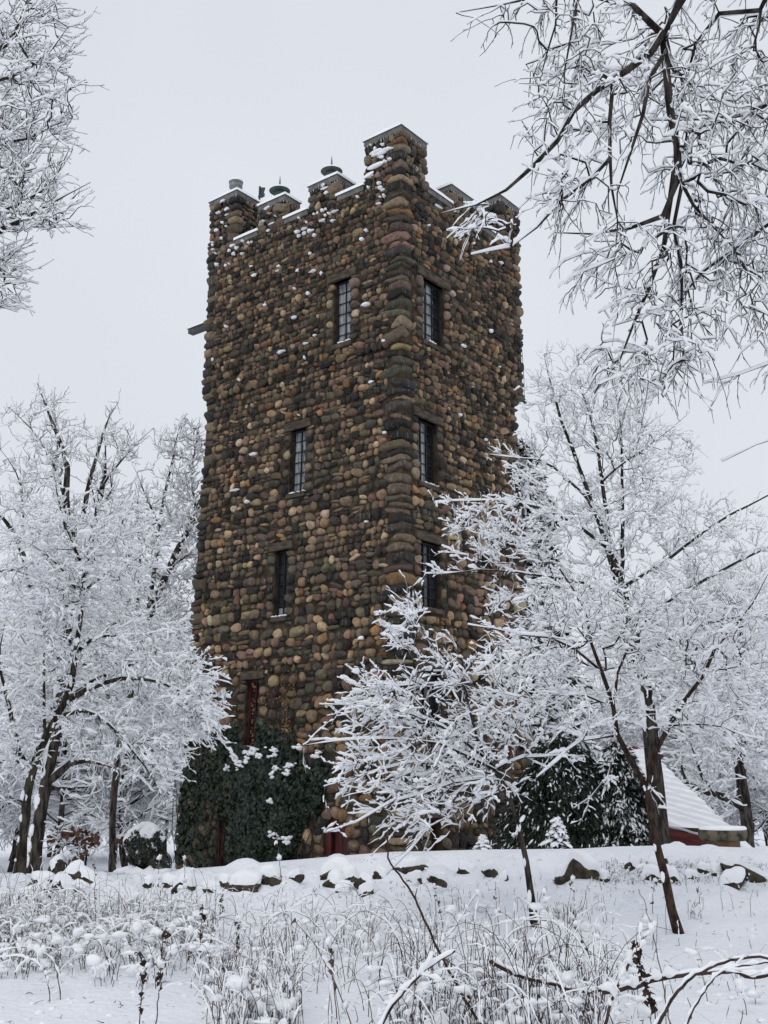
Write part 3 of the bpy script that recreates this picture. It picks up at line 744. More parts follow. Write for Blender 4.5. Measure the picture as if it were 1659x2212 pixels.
def cloud(rng, vols, n):
    """points in ellipsoids given by picture position, distance and radii"""
    w_ = np.array([v[3]*v[4]*v[6] if len(v) > 6 else v[3]*v[4] for v in vols], float); w_ /= w_.sum(); out = []
    for v, k in zip(vols, rng.multinomial(n, w_)):
        u = rng.normal(size=(k, 3)); u = u/np.linalg.norm(u, axis=1, keepdims=True)*(rng.random((k, 1))**.42)
        out.append(ats(v[0]+u[:, 0]*v[3], v[1]+u[:, 1]*v[4], v[2]+u[:, 2]*v[5]))
    return np.concatenate(out)

def grow_tree(root, limbs, vols, npts, seed, bark, s0=.018, bf=.35, r_tip=.006, twigs=3, twig_len=(.25, .55), droop=.05, bias=(0, 0, .25), spread=.9, sub=3, trunk_k=9, maxr=None, twig_r=.004, limb_twigs=0, outw=.35, sides=2, plaster=0):
    """manual limbs [(pts(x,y,Y), r0, r1)], a crown filled by shortest-path branching, twigs, and snow on all of it"""
    rng = np.random.default_rng(seed)
    bark_m = M[bark]
    nodes = []; plen = []; nr = []
    tr = MB(); lb = MB(); sn = MB()
    for li, (pts, r0, r1) in enumerate(limbs):
        w_ = np.array([at(*p) if len(p) == 3 else p[1:] for p in pts], float)
        q = smooth_poly(w_, 3); n = max(6, int(np.linalg.norm(np.diff(q, axis=0), axis=1).sum()/.28)); q = resample(q, n)
        wob = np.cumsum(rng.normal(size=(n, 3))*(.012 if r0 > .03 else .024), 0); wob -= np.linspace(0, 1, n)[:, None]*wob[-1]; q = q+wob*(1 if r0 < .12 else .8)
        R = (r1+(r0-r1)*(1-np.linspace(0, 1, n))**.85)*(1+rng.normal(size=n)*.05)
        if li: R[-3:] *= np.array([.85, .6, .35])
        if li == 0: R[:2] *= np.array([1.35, 1.1])[:min(2, n)]
        tubes(tr if li == 0 else lb, q[None], R[None], trunk_k if r0 > .04 else 6)
        snow_on(sn, q[None], R[None], rng, s0*(1.5 if r0 > .05 else 1.15))
        if plaster and li == 0:      # wind-blown snow stuck to one side of the stem
            V_, T_ = ICO[2]
            for _ in range(int(plaster*n*3)):
                k_ = rng.integers(1, n-1); rr = R[k_]; e_ = rng.uniform(.5, 1.3); off_ = np.array([-.75+rng.normal()*.35, -.55, 0]); off_ = off_/np.linalg.norm(off_)*rr*.92
                sn.add(V_*np.array([rr*.45*e_, rr*.35, rr*rng.uniform(.5, 1.8)*e_])*(1+.3*np.sin(V_ @ rng.normal(size=3)*3+rng.uniform(0, 6))[:, None])+q[k_]+off_, T=T_)
        if li == 0 and len(limbs) > 1 and npts:
            ks = range(n//2, n)
        else: ks = range(n)
        base = 0 if li == 0 else 1.0
        L = np.concatenate([[0], np.cumsum(np.linalg.norm(np.diff(q, axis=0), axis=1))])
        for k in ks: nodes.append(q[k]); plen.append(base+L[k]*.5); nr.append(R[k])
    n0 = len(nodes)
    N0 = np.array(nodes); Cpts = cloud(rng, vols, npts) if npts else np.zeros((0, 3))
    if len(Cpts):
        allp = np.concatenate([N0, Cpts]); n1 = len(allp); par = np.full(n1, -1); pl = np.zeros(n1); pl[:n0] = plen
        best = np.full(len(Cpts), 1e9); bp = np.zeros(len(Cpts), int); bd = np.zeros(len(Cpts))
        done = np.zeros(len(Cpts), bool)
        D = np.linalg.norm(Cpts[:, None]-N0[None], axis=2); cost = D+bf*pl[None, :n0]
        k = cost.argmin(1); best = cost[np.arange(len(Cpts)), k]; bp = k.copy(); bd = D[np.arange(len(Cpts)), k]
        order = []
        for _ in range(len(Cpts)):
            i = int(np.where(done, 1e9, best).argmin()); done[i] = True; gi = n0+i; par[gi] = bp[i]; pl[gi] = pl[bp[i]]+bd[i]; order.append(gi)
            d = np.linalg.norm(Cpts-Cpts[i], axis=1); c = d+bf*pl[gi]; m_ = (c < best) & ~done
            best[m_] = c[m_]; bp[m_] = gi; bd[m_] = d[m_]
        # pipe-model radii
        a = np.zeros(n1); kids = [[] for _ in range(n1)]
        for gi in order: kids[par[gi]].append(gi)
        for gi in reversed(order):
            if a[gi] == 0: a[gi] = r_tip**2.2
            if par[gi] >= n0: a[par[gi]] += a[gi]
        rad = np.maximum(a, 1e-12)**(1/2.2)
        if maxr: rad = np.minimum(rad, maxr)
        # chains
        chains = []
        heads = [gi for gi in order if par[gi] < n0]
        stack = list(heads); 
        while stack:
            h = stack.pop(); ch = [par[h], h]
            while True:
                ks = kids[ch[-1]]
                if not ks: break
                kk = max(ks, key=lambda q: rad[q])
                for o in ks:
                    if o != kk: stack.append(o)
                ch.append(kk)
            chains.append(ch)
        groups = {}
        for ch in chains:
            p = allp[ch]; r = np.array([rad[c] for c in ch]); r[0] = r[1]
            pr = np.concatenate([p, r[:, None]], 1)
            L = np.linalg.norm(np.diff(p, axis=0), axis=1).sum()
            pr = smooth_poly(pr, 3); n = int(np.clip(round(L/.10), 4, 48)); n = 4*int(math.ceil(n/4)); pr = resample(pr, n)
            w_ = rng.normal(size=(n, 3))*min(.03, .05*L); w_[0] = 0; pr[:, :3] += w_
            groups.setdefault(n, []).append(pr)
        tb = []; tdir = []
        for n, g in groups.items():
            g = np.array(g); P = g[..., :3]; R = g[..., 3].copy(); R[:, -1] *= .6
            tubes(lb, P, R, 5); snow_on(sn, P, R, rng, s0)
            T = nrm(np.gradient(P, axis=1))
            sel = P[:, 1:].reshape(-1, 3); seld = T[:, 1:].reshape(-1, 3)
            tb.append(sel); tdir.append(seld)
        tb = np.concatenate(tb); tdir = np.concatenate(tdir)
    else:
        tb = np.zeros((0, 3)); tdir = np.zeros((0, 3))
    if limb_twigs:
        k = rng.integers(0, n0, limb_twigs); tb = np.concatenate([tb, N0[k]]); g = np.gradient(N0, axis=0)[k]; tdir = np.concatenate([tdir, nrm(g)])
    if twigs and len(tb):
        k = rng.integers(0, len(tb), int(len(tb)*twigs)) if twigs != int(twigs) or twigs < 1 else np.repeat(np.arange(len(tb)), int(twigs))
        B = tb[k]; ow = B-(N0[0]+[0, 0, 1.0]); ow[:, 2] *= .3; D = nrm(tdir[k]*.7+nrm(ow)*outw+rng.normal(size=B.shape)*spread*.5+np.array(bias)); L = rng.uniform(*twig_len, len(B))
        P = spray(rng, B, D, L, 7, droop)
        R = np.linspace(1, .45, 7)[None]*np.full((len(B), 1), twig_r)
        tubes(lb, P, R, 3, cap=False); snow_on(sn, P, R, rng, s0)
        if sides:     # side shoots
            for tt in np.linspace(2, 5, sides).astype(int):
                kk = rng.random(len(B)) < .8
                B2 = P[kk, tt]; D2 = nrm(D[kk]*.8+rng.normal(size=B2.shape)*.55+np.array(bias)*.6); L2 = L[kk]*rng.uniform(.3, .6, kk.sum())
                P2 = spray(rng, B2, D2, L2, 5, droop); R2 = np.linspace(1, .5, 5)[None]*np.full((len(B2), 1), twig_r*.75)
                tubes(lb, P2, R2, 3, cap=False); snow_on(sn, P2, R2, rng, s0*.88)
    tr.build('trunk', bark_m, root); lb.build('branches', bark_m, root); sn.build('snow', M['snow_twig'], root)
    return root

def tree(label, base, *a, name='bare_tree', cat='tree', group=None, **k):
    loc = at(*base); loc[2] = float(ground_z(loc[0], loc[1]))
    return grow_tree(empty(name, loc, label, cat, group), *a, **k)
def gp(x, y, Y):
    """ground point below a picture position"""
    p = at(x, y, Y); p[2] = float(ground_z(p[0], p[1]))-.06; return ('w', *p)

# the big bare tree whose boughs hang in from the upper right
tree('large bare tree whose snowy boughs hang down into the upper right', (2150, 1900, 8.4),
     [([gp(2150, 1900, 8.4), (2128, 1200, 8.4), (2105, 600, 8.4), (2085, 100, 8.4), (2080, -500, 8.5)], .21, .13),
      ([(2098, 450, 8.4), (1960, 140, 8.25), (1790, -90, 8.05), (1610, -130, 7.9), (1520, -70, 7.85), (1476, 0, 7.8), (1454, 34, 7.8), (1433, 77, 7.8)], .095, .052),
      ([(2085, 60, 8.4), (2180, -200, 8.6), (2330, -420, 8.9)], .09, .03), ([(2110, 700, 8.4), (2240, 480, 8.8), (2420, 330, 9.2)], .07, .02),
      ([(1433, 77, 7.8), (1412, 107, 7.75), (1335, 175, 7.6), (1301, 192, 7.6), (1245, 226, 7.5), (1224, 273, 7.45), (1181, 325, 7.4), (1143, 367, 7.35), (1096, 414, 7.3), (1036, 444, 7.2), (951, 461, 7.1)], .034, .006),
      ([(1433, 77, 7.8), (1441, 150, 7.85), (1448, 214, 7.9), (1459, 273, 7.9), (1471, 329, 7.95), (1469, 384, 8.0), (1450, 448, 8.0), (1420, 478, 8.0), (1356, 495, 8.0), (1275, 508, 8.0), (1194, 502, 8.0)], .038, .008),
      ([(1469, 384, 8.0), (1463, 427, 8.0), (1459, 461, 8.1), (1474, 534, 8.1), (1480, 619, 8.1), (1484, 747, 8.1), (1471, 811, 8.1), (1433, 858, 8.1)], .018, .005),
      ([(1424, 137, 7.8), (1399, 162, 7.7), (1378, 214, 7.7), (1356, 273, 7.6), (1331, 367, 7.6), (1331, 427, 7.6), (1333, 500, 7.6)], .022, .007),
      ([(1326, 184, 7.6), (1322, 256, 7.6), (1326, 367, 7.6), (1331, 460, 7.7), (1328, 560, 7.7)], .018, .007),
      ([(1318, 342, 7.6), (1266, 393, 7.5), (1215, 444, 7.4), (1156, 500, 7.3), (1079, 542, 7.2), (1019, 551, 7.2)], .016, .005),
      ([(1459, 354, 8.0), (1437, 427, 8.1), (1425, 512, 8.2), (1412, 589, 8.3), (1378, 666, 8.3), (1361, 726, 8.3), (1335, 790, 8.3), (1284, 850, 8.3)], .026, .007),
      ([(2106, 640, 8.4), (1980, 460, 8.5), (1850, 380, 8.6), (1730, 470, 8.6), (1659, 512, 8.5), (1583, 564, 8.5), (1527, 602, 8.5), (1467, 658, 8.4), (1378, 700, 8.4), (1322, 705, 8.4)], .028, .006),
      ([(1433, 77, 7.8), (1385, 30, 7.7), (1330, 0, 7.7), (1250, -30, 7.7), (1150, -15, 7.6), (1060, 15, 7.5), (985, 28, 7.5)], .03, .005),
      ([(1700, -150, 8.0), (1640, 60, 8.3), (1570, 20, 8.3), (1520, 70, 8.4), (1490, 160, 8.5), (1470, 260, 8.6)], .03, .01),
      ([(2092, 300, 8.4), (2000, 190, 8.5), (1900, 150, 8.6), (1750, 200, 8.6), (1659, 230, 8.6), (1600, 250, 8.6), (1500, 260, 8.6), (1400, 260, 8.5)], .032, .009),
      ([(1470, 320, 7.95), (1490, 400, 8.0), (1530, 480, 8.2), (1580, 540, 8.3), (1600, 590, 8.3)], .018, .006),
      ([(2114, 850, 8.4), (1990, 690, 8.6), (1850, 640, 8.8), (1730, 740, 8.8), (1600, 800, 8.8), (1520, 830, 8.8)], .015, .004),
      ([(2124, 1100, 8.4), (1990, 930, 8.6), (1850, 900, 8.8), (1740, 930, 8.7), (1650, 960, 8.7), (1600, 985, 8.7), (1560, 998, 8.7)], .012, .004),
      ([(1190, -60, 7.6), (1185, 60, 7.5), (1170, 150, 7.5), (1150, 220, 7.4), (1120, 180, 7.4)], .012, .004),
      ([(1250, -40, 7.6), (1230, 60, 7.6), (1220, 200, 7.5), (1222, 300, 7.5)], .012, .005)],
     [(1500, 200, 8.3, 190, 240, .9), (1270, 130, 7.7, 140, 170, .6), (1180, 250, 7.4, 60, 90, .4), (1560, 560, 8.5, 110, 150, .6), (1360, 570, 8.1, 140, 120, .6), (1460, 720, 8.2, 120, 120, .5), (1400, 800, 8.25, 90, 60, .4), (1590, 480, 8.5, 100, 120, .5), (1640, 650, 8.6, 60, 120, .4), (1130, 30, 7.5, 110, 40, .4), (1250, 400, 7.5, 120, 70, .3), (1060, 480, 7.25, 60, 60, .25), (1620, 300, 8.6, 90, 330, .7), (1300, 780, 8.3, 60, 60, .3), (1880, 250, 8.4, 170, 300, .8)],
     1450, 3, 'bark', s0=.0145, bf=.22, r_tip=.0042, twigs=.55, twig_len=(.08, .30), droop=0.35, bias=(-0.12, 0, -0.42), spread=0.75, maxr=.03, twig_r=.0042, sides=2, outw=.1, limb_twigs=220)

# crown that comes in from the upper left
tree('tall bare snowy tree whose crown enters at the upper left', (-520, 1900, 12.5),
     [([gp(-520, 1900, 12.5), (-500, 1200, 12.5), (-440, 600, 12.4), (-400, 200, 12.4), (-380, -200, 12.3)], .26, .12),
      ([(-400, 200, 12.4), (-200, 160, 12), (0, 120, 11.8), (45, 33, 11.7), (70, -40, 11.7)], .05, .012),
      ([(-420, 420, 12.4), (-200, 230, 12), (0, 169, 11.6), (78, 140, 11.5), (114, 104, 11.5), (146, 59, 11.4)], .05, .008),
      ([(-430, 520, 12.4), (-200, 330, 12), (0, 309, 11.8), (65, 299, 11.7), (111, 273, 11.6), (156, 254, 11.6)], .045, .007),
      ([(-440, 600, 12.4), (-200, 540, 12), (0, 452, 11.5), (81, 420, 11.4), (120, 381, 11.3), (150, 322, 11.3)], .05, .007),
      ([(-440, 640, 12.4), (-200, 590, 12), (0, 491, 11.5), (65, 465, 11.4), (124, 433, 11.3), (196, 394, 11.2)], .05, .007),
      ([(-200, 590, 12), (0, 500, 11.8), (75, 498, 11.7), (137, 498, 11.6), (189, 488, 11.6)], .03, .006),
      ([(-460, 760, 12.4), (-200, 640, 12.2), (0, 580, 12), (25, 597, 12), (62, 608, 12), (83, 614, 12)], .035, .005),
      ([(-470, 800, 12.4), (-200, 720, 12.2), (-20, 655, 12), (20, 660, 12), (38, 675, 12)], .03, .005)],
     [(60, 60, 11.6, 110, 90, .8), (70, 190, 11.5, 120, 90, .7), (50, 300, 11.7, 95, 70, .6), (60, 420, 11.4, 110, 80, .6), (90, 470, 11.4, 100, 45, .5), (10, 590, 12, 60, 60, .4), (-10, 660, 12, 40, 30, .3), (-90, 350, 12, 120, 350, .8)],
     850, 8, 'bark', s0=.0165, bf=.3, r_tip=.0052, twigs=.9, twig_len=(.10, .30), droop=-.05, bias=(.25, 0, .12), spread=.75, maxr=.035, twig_r=.0050, outw=.35, limb_twigs=160)

# leaning tree at the left, in front
tree('leaning bare tree with forked trunk and drooping snowy branches, left of the tower', (40, 1893, 17.0),
     [([gp(40, 1893, 17.0), (44, 1850, 17), (52, 1780, 17), (65, 1670, 17), (86, 1615, 17), (150, 1510, 17), (168, 1420, 17), (177, 1310, 17), (181, 1225, 17)], .075, .028),
      ([(148, 1513, 17), (200, 1482, 16.8), (240, 1474, 16.7), (290, 1463, 16.5), (350, 1470, 16.3), (430, 1510, 16.1)], .05, .012),
      ([(155, 1500, 17), (190, 1470, 17.1), (240, 1455, 17.2), (300, 1425, 17.2), (380, 1420, 17.2)], .04, .01),
      ([(135, 1545, 17), (195, 1530, 16.8), (240, 1570, 16.6), (290, 1625, 16.5), (330, 1680, 16.4), (360, 1740, 16.4)], .035, .008),
      ([(170, 1400, 17), (200, 1375, 16.8), (250, 1365, 16.6), (320, 1370, 16.5)], .03, .008),
      ([(66, 1665, 17), (35, 1620, 17), (22, 1540, 17), (8, 1480, 17), (-5, 1420, 17), (10, 1350, 17)], .045, .012),
      ([(66, 1665, 17), (30, 1640, 16.8), (0, 1650, 16.7), (-60, 1660, 16.6)], .03, .01),
      ([(181, 1225, 17), (160, 1150, 17), (130, 1080, 17), (115, 1010, 17)], .028, .008),
      ([(181, 1225, 17), (205, 1160, 17.1), (203, 1090, 17.1), (190, 1020, 17.2)], .028, .008),
      ([(178, 1290, 17), (140, 1230, 16.8), (80, 1180, 16.6), (40, 1160, 16.5)], .025, .008),
      ([(178, 1270, 17), (230, 1220, 17.1), (290, 1210, 17.2)], .022, .007),
      ([(100, 1595, 17), (95, 1500, 17.2), (98, 1400, 17.3), (100, 1300, 17.4)], .028, .008)],
     [(410, 1490, 16.3, 85, 105, .8), (300, 1400, 16.9, 110, 90, .9), (180, 1190, 17, 180, 140, 1.1), (90, 1330, 17, 110, 170, 1.1), (330, 1620, 16.5, 90, 90, .6), (20, 1560, 17, 70, 150, .9), (240, 1540, 17, 140, 90, .8), (440, 1560, 16.2, 50, 60, .5)],
     1500, 12, 'bark_moss', s0=.0178, bf=.3, r_tip=.0032, twigs=1.1, twig_len=(.10, .30), droop=.12, bias=(.05, 0, .0), spread=.75, maxr=.03, twig_r=.0030, limb_twigs=260, plaster=.5)

# oak behind it
tree('big snowy oak with thick dark trunk, behind the leaning tree', (75, 1890, 24),
     [([gp(75, 1890, 24), (85, 1780, 24), (98, 1700, 24), (112, 1640, 24), (132, 1500, 24), (148, 1330, 24), (150, 1190, 24)], .14, .10),
      ([(105, 1690, 24), (140, 1655, 23.7), (170, 1640, 23.6), (205, 1648, 23.5), (250, 1660, 23.4)], .09, .03),
      ([(108, 1700, 24), (150, 1705, 24.2), (190, 1700, 24.3)], .05, .03),
      ([(150, 1190, 24), (145, 1120, 24), (142, 1060, 24), (148, 1010, 24), (120, 920, 24), (90, 850, 24), (80, 828, 24)], .105, .010),
      ([(145, 1090, 24), (118, 1000, 24), (75, 930, 23.8), (20, 880, 23.6)], .04, .008),
      ([(150, 1170, 24), (182, 1120, 24.2), (192, 1050, 24.2), (215, 960, 24.2), (235, 900, 24.2), (255, 870, 24.2)], .075, .010),
      ([(205, 1150, 24.5), (215, 1080, 24.5), (228, 1010, 24.5), (225, 940, 24.5)], .085, .014),
      ([(150, 1300, 24), (190, 1230, 24.3), (235, 1180, 24.5), (275, 1120, 24.6), (290, 1080, 24.6)], .07, .016),
      ([(215, 1060, 24.4), (260, 1000, 24.4), (310, 940, 24.4), (332, 925, 24.4)], .03, .006),
      ([(135, 1450, 24), (95, 1360, 23.8), (70, 1280, 23.6), (45, 1180, 23.5), (10, 1120, 23.4), (-30, 1085, 23.3)], .09, .04),
      ([(60, 1240, 23.6), (20, 1230, 23.4), (-30, 1240, 23.3)], .04, .02),
      ([(45, 1180, 23.5), (60, 1080, 23.5), (30, 1000, 23.5), (0, 970, 23.5)], .03, .008),
      ([(215, 1060, 24.4), (245, 1085, 24.2), (235, 1030, 24.2), (255, 970, 24.2)], .025, .008)],
     [(120, 960, 24, 85, 110, 1.4), (235, 960, 24.3, 75, 85, 1.2), (60, 1080, 23.7, 90, 110, 1.3), (230, 1120, 24.4, 90, 110, 1.4), (120, 1230, 24, 150, 130, 1.8), (180, 1420, 24, 170, 160, 2), (20, 900, 23.8, 35, 40, .6), (90, 870, 24, 30, 35, .5), (40, 1500, 24, 90, 200, 1.5)],
     1000, 15, 'bark_oak', s0=.0215, bf=.35, r_tip=.0048, twigs=1.0, twig_len=(.14, .36), droop=-.06, bias=(0, 0, .22), spread=.9, maxr=.06, twig_r=.0042, sides=1, limb_twigs=260, plaster=.7)

# oak against the tower's left edge
tree('dark-limbed snowy oak close beside the left edge of the tower', (243, 1885, 30),
     [([gp(243, 1885, 30), (246, 1780, 30), (250, 1660, 30), (275, 1530, 30), (300, 1420, 30), (318, 1340, 30)], .09, .085),
      ([(318, 1340, 30), (352, 1260, 30), (395, 1170, 30), (425, 1110, 30), (450, 1040, 30.5), (470, 980, 31)], .12, .03),
      ([(318, 1340, 30), (335, 1240, 30), (345, 1140, 30), (365, 1030, 30), (380, 960, 30), (392, 900, 30)], .08, .008),
      ([(290, 1460, 30), (285, 1380, 30), (300, 1290, 30), (305, 1200, 30), (295, 1100, 30), (300, 1050, 30)], .06, .01),
      ([(345, 1140, 30), (320, 1080, 30), (300, 1030, 30), (285, 1000, 30)], .035, .008),
      ([(425, 1110, 30), (412, 1020, 30), (425, 960, 30), (432, 900, 30)], .035, .007),
      ([(318, 1340, 30), (290, 1320, 29.5), (240, 1350, 29), (200, 1390, 29)], .06, .02),
      ([(360, 1240, 30), (385, 1210, 30), (420, 1190, 30.3)], .04, .02)],
     [(380, 1000, 30, 55, 95, 1.2), (330, 1150, 30, 85, 110, 1.6), (410, 1150, 30, 40, 150, 1.2), (300, 1320, 30, 110, 120, 2), (350, 1400, 30, 70, 140, 1.5), (425, 960, 30.3, 25, 70, .6)],
     760, 17, 'bark_oak', s0=.0265, bf=.35, r_tip=.0055, twigs=1.1, twig_len=(.16, .40), droop=-.06, bias=(0, 0, .22), spread=.9, maxr=.06, twig_r=.0046, sides=1, limb_twigs=200)

# the slender forked tree in front on the right
tree('slender reddish forked sapling with snowy crown, right of the tower', (1467, 2003, 12),
     [([gp(1467, 2003, 12), (1447, 1920, 12), (1419, 1830, 12), (1404, 1770, 12), (1402, 1704, 12), (1368, 1650, 12), (1334, 1594, 12), (1324, 1549, 12), (1324, 1499, 12), (1294, 1444, 12), (1279, 1394, 12), (1269, 1344, 12), (1254, 1309, 12), (1209, 1229, 12)], .046, .008),
      ([(1404, 1700, 12), (1409, 1629, 12), (1429, 1579, 12), (1449, 1554, 12), (1479, 1514, 12), (1514, 1464, 11.9), (1539, 1399, 11.8), (1584, 1339, 11.7), (1659, 1240, 11.6)], .030, .009),
      ([(1328, 1500, 12), (1340, 1440, 12.1), (1352, 1400, 12.2), (1374, 1359, 12.2), (1390, 1280, 12.3)], .018, .006),
      ([(1294, 1444, 12), (1240, 1400, 11.9), (1180, 1375, 11.8), (1100, 1360, 11.7), (1010, 1350, 11.6)], .016, .005),
      ([(1324, 1520, 12), (1240, 1510, 11.8), (1150, 1510, 11.7)], .014, .005),
      ([(1514, 1464, 11.9), (1580, 1440, 11.8), (1659, 1430, 11.7)], .012, .005),
      ([(1440, 1565, 12), (1500, 1550, 11.8), (1580, 1560, 11.7), (1650, 1600, 11.6)], .012, .004),
      ([(1330, 1590, 12), (1270, 1600, 11.8), (1200, 1640, 11.7), (1160, 1680, 11.7)], .012, .004),
      ([(1300, 1650, 11.8), (1340, 1640, 12), (1290, 1690, 11.7), (1240, 1745, 11.7)], .008, .003)],
     [(1260, 1330, 12, 140, 110, .9), (1150, 1430, 11.8, 120, 70, .7), (1400, 1360, 12.1, 130, 110, .8), (1560, 1380, 11.8, 120, 120, .7), (1250, 1530, 11.9, 150, 60, .7), (1500, 1540, 11.9, 150, 45, .6)],
     1000, 23, 'bark_red', s0=.0142, bf=.3, r_tip=.0028, twigs=.6, twig_len=(.08, .28), droop=.05, bias=(0, 0, .12), spread=0.7, maxr=.016, twig_r=.0026, limb_twigs=140, outw=0.5, plaster=.12)

# its neighbour, spreading to the left in front of the tower
tree('snow-plastered sapling spreading left across the foot of the tower', (1157, 1993, 12.3),
     [([gp(1157, 1993, 12.3), (1150, 1950, 12.3), (1133, 1850, 12.3), (1115, 1770, 12.3), (1098, 1712, 12.3), (1080, 1680, 12.3), (1062, 1652, 12.3)], .040, .018),
      ([(1062, 1652, 12.3), (1040, 1600, 12.2), (1024, 1549, 12.2), (1009, 1489, 12.2), (974, 1434, 12.1), (929, 1384, 12.1), (880, 1330, 12), (838, 1285, 12)], .018, .005),
      ([(1062, 1652, 12.3), (1000, 1590, 12.1), (930, 1555, 12), (850, 1535, 11.9), (760, 1520, 11.8), (690, 1522, 11.7)], .016, .004),
      ([(1070, 1665, 12.3), (980, 1620, 12.1), (900, 1600, 11.9), (800, 1600, 11.8), (720, 1600, 11.7), (655, 1610, 11.7)], .015, .004),
      ([(1078, 1678, 12.3), (980, 1660, 12.1), (880, 1650, 11.9), (780, 1680, 11.8), (700, 1700, 11.7)], .014, .004),
      ([(1088, 1692, 12.3), (990, 1690, 12), (900, 1720, 11.8), (800, 1760, 11.7), (700, 1800, 11.6)], .013, .004),
      ([(1095, 1705, 12.3), (1000, 1740, 12), (920, 1790, 11.9), (870, 1850, 11.8), (835, 1890, 11.8)], .012, .004),
      ([(1062, 1652, 12.3), (1090, 1580, 12.4), (1110, 1500, 12.4), (1120, 1420, 12.5)], .014, .005),
      ([(1070, 1665, 12.3), (1130, 1640, 12.3), (1200, 1620, 12.3), (1260, 1640, 12.2)], .012, .004),
      ([(930, 1555, 12), (880, 1500, 12), (830, 1470, 11.9), (790, 1480, 11.9)], .009, .004),
      ([(1009, 1489, 12.2), (950, 1470, 12.1), (880, 1470, 12.1), (820, 1500, 12)], .009, .004)],
     [(880, 1560, 12, 170, 70, .7), (840, 1660, 11.9, 140, 60, .6), (980, 1650, 12.1, 130, 110, .7), (920, 1750, 11.9, 120, 55, .5), (960, 1440, 12.1, 95, 75, .5), (880, 1350, 12, 50, 65, .3), (1080, 1560, 12.3, 110, 90, .7), (820, 1510, 11.9, 90, 60, .4)],
     950, 29, 'bark', s0=.0140, bf=.3, r_tip=.0028, twigs=.55, twig_len=(.08, .30), droop=.06, bias=(-.12, 0, .06), spread=0.65, maxr=.014, twig_r=.0026, limb_twigs=160, outw=0.55, plaster=0.8)

# the tall multi-stemmed tree behind the two saplings
tree('tall snowy tree with thick dark trunk and upright crown, beside the shed roof', (1428, 1835, 19),
     [([gp(1428, 1835, 19), (1424, 1780, 19), (1418, 1690, 19), (1411, 1600, 19), (1402, 1520, 19), (1385, 1430, 19), (1360, 1330, 19), (1335, 1240, 19), (1316, 1190, 19)], .165, .07),
      ([(1316, 1190, 19), (1296, 1130, 19), (1270, 1060, 19), (1238, 980, 19), (1210, 900, 19), (1190, 830, 19), (1175, 765, 19)], .055, .008),
      ([(1316, 1190, 19), (1308, 1100, 19), (1296, 1020, 19), (1290, 960, 19), (1270, 880, 19), (1240, 800, 19)], .045, .008),
      ([(1340, 1250, 19), (1345, 1150, 19.2), (1342, 1050, 19.3), (1345, 950, 19.3), (1330, 850, 19.3), (1325, 800, 19.3)], .04, .008),
      ([(1290, 1110, 19), (1240, 1040, 18.8), (1180, 1000, 18.7), (1110, 990, 18.6), (1050, 980, 18.5)], .03, .006),
      ([(1316, 1190, 19), (1220, 1120, 18.7), (1120, 1080, 18.5), (1020, 1080, 18.3), (940, 1085, 18.2)], .035, .006),
      ([(1345, 1270, 19), (1450, 1200, 18.8), (1540, 1130, 18.6), (1659, 1070, 18.5), (1720, 1040, 18.4)], .035, .01),
      ([(1370, 1360, 19), (1470, 1280, 18.8), (1560, 1230, 18.7), (1659, 1180, 18.6), (1740, 1160, 18.5)], .04, .012),
      ([(1355, 1310, 19), (1260, 1250, 18.6), (1150, 1230, 18.4), (1030, 1230, 18.2), (920, 1240, 18.1)], .03, .006),
      ([(1385, 1420, 19), (1490, 1360, 18.8), (1600, 1330, 18.6), (1700, 1330, 18.5)], .035, .012),
      ([(1300, 1040, 19), (1360, 980, 19.2), (1430, 940, 19.3), (1480, 900, 19.3)], .022, .006)],
     [(1235, 880, 19, 110, 130, 1.3), (1330, 900, 19.2, 110, 110, 1.2), (1160, 1010, 18.6, 70, 80, 1.0), (1400, 1010, 19.2, 120, 100, 1.2), (1095, 1150, 18.4, 150, 80, 1.0), (1280, 1120, 19, 140, 110, 1.2), (1500, 1160, 18.8, 180, 100, 1.2), (1250, 1290, 18.6, 190, 90, 1.3), (1500, 1320, 18.8, 180, 100, 1.2), (1440, 1450, 18.8, 230, 90, 1.2), (1150, 1430, 18.7, 110, 80, .8), (1580, 1500, 18.8, 100, 120, 1)],
     1750, 31, 'bark', s0=.0185, bf=.33, r_tip=.0034, twigs=.9, twig_len=(.12, .34), droop=0, bias=(0, 0, .24), spread=0.7, maxr=.03, twig_r=.0032, limb_twigs=320, outw=0.5, plaster=0.1)

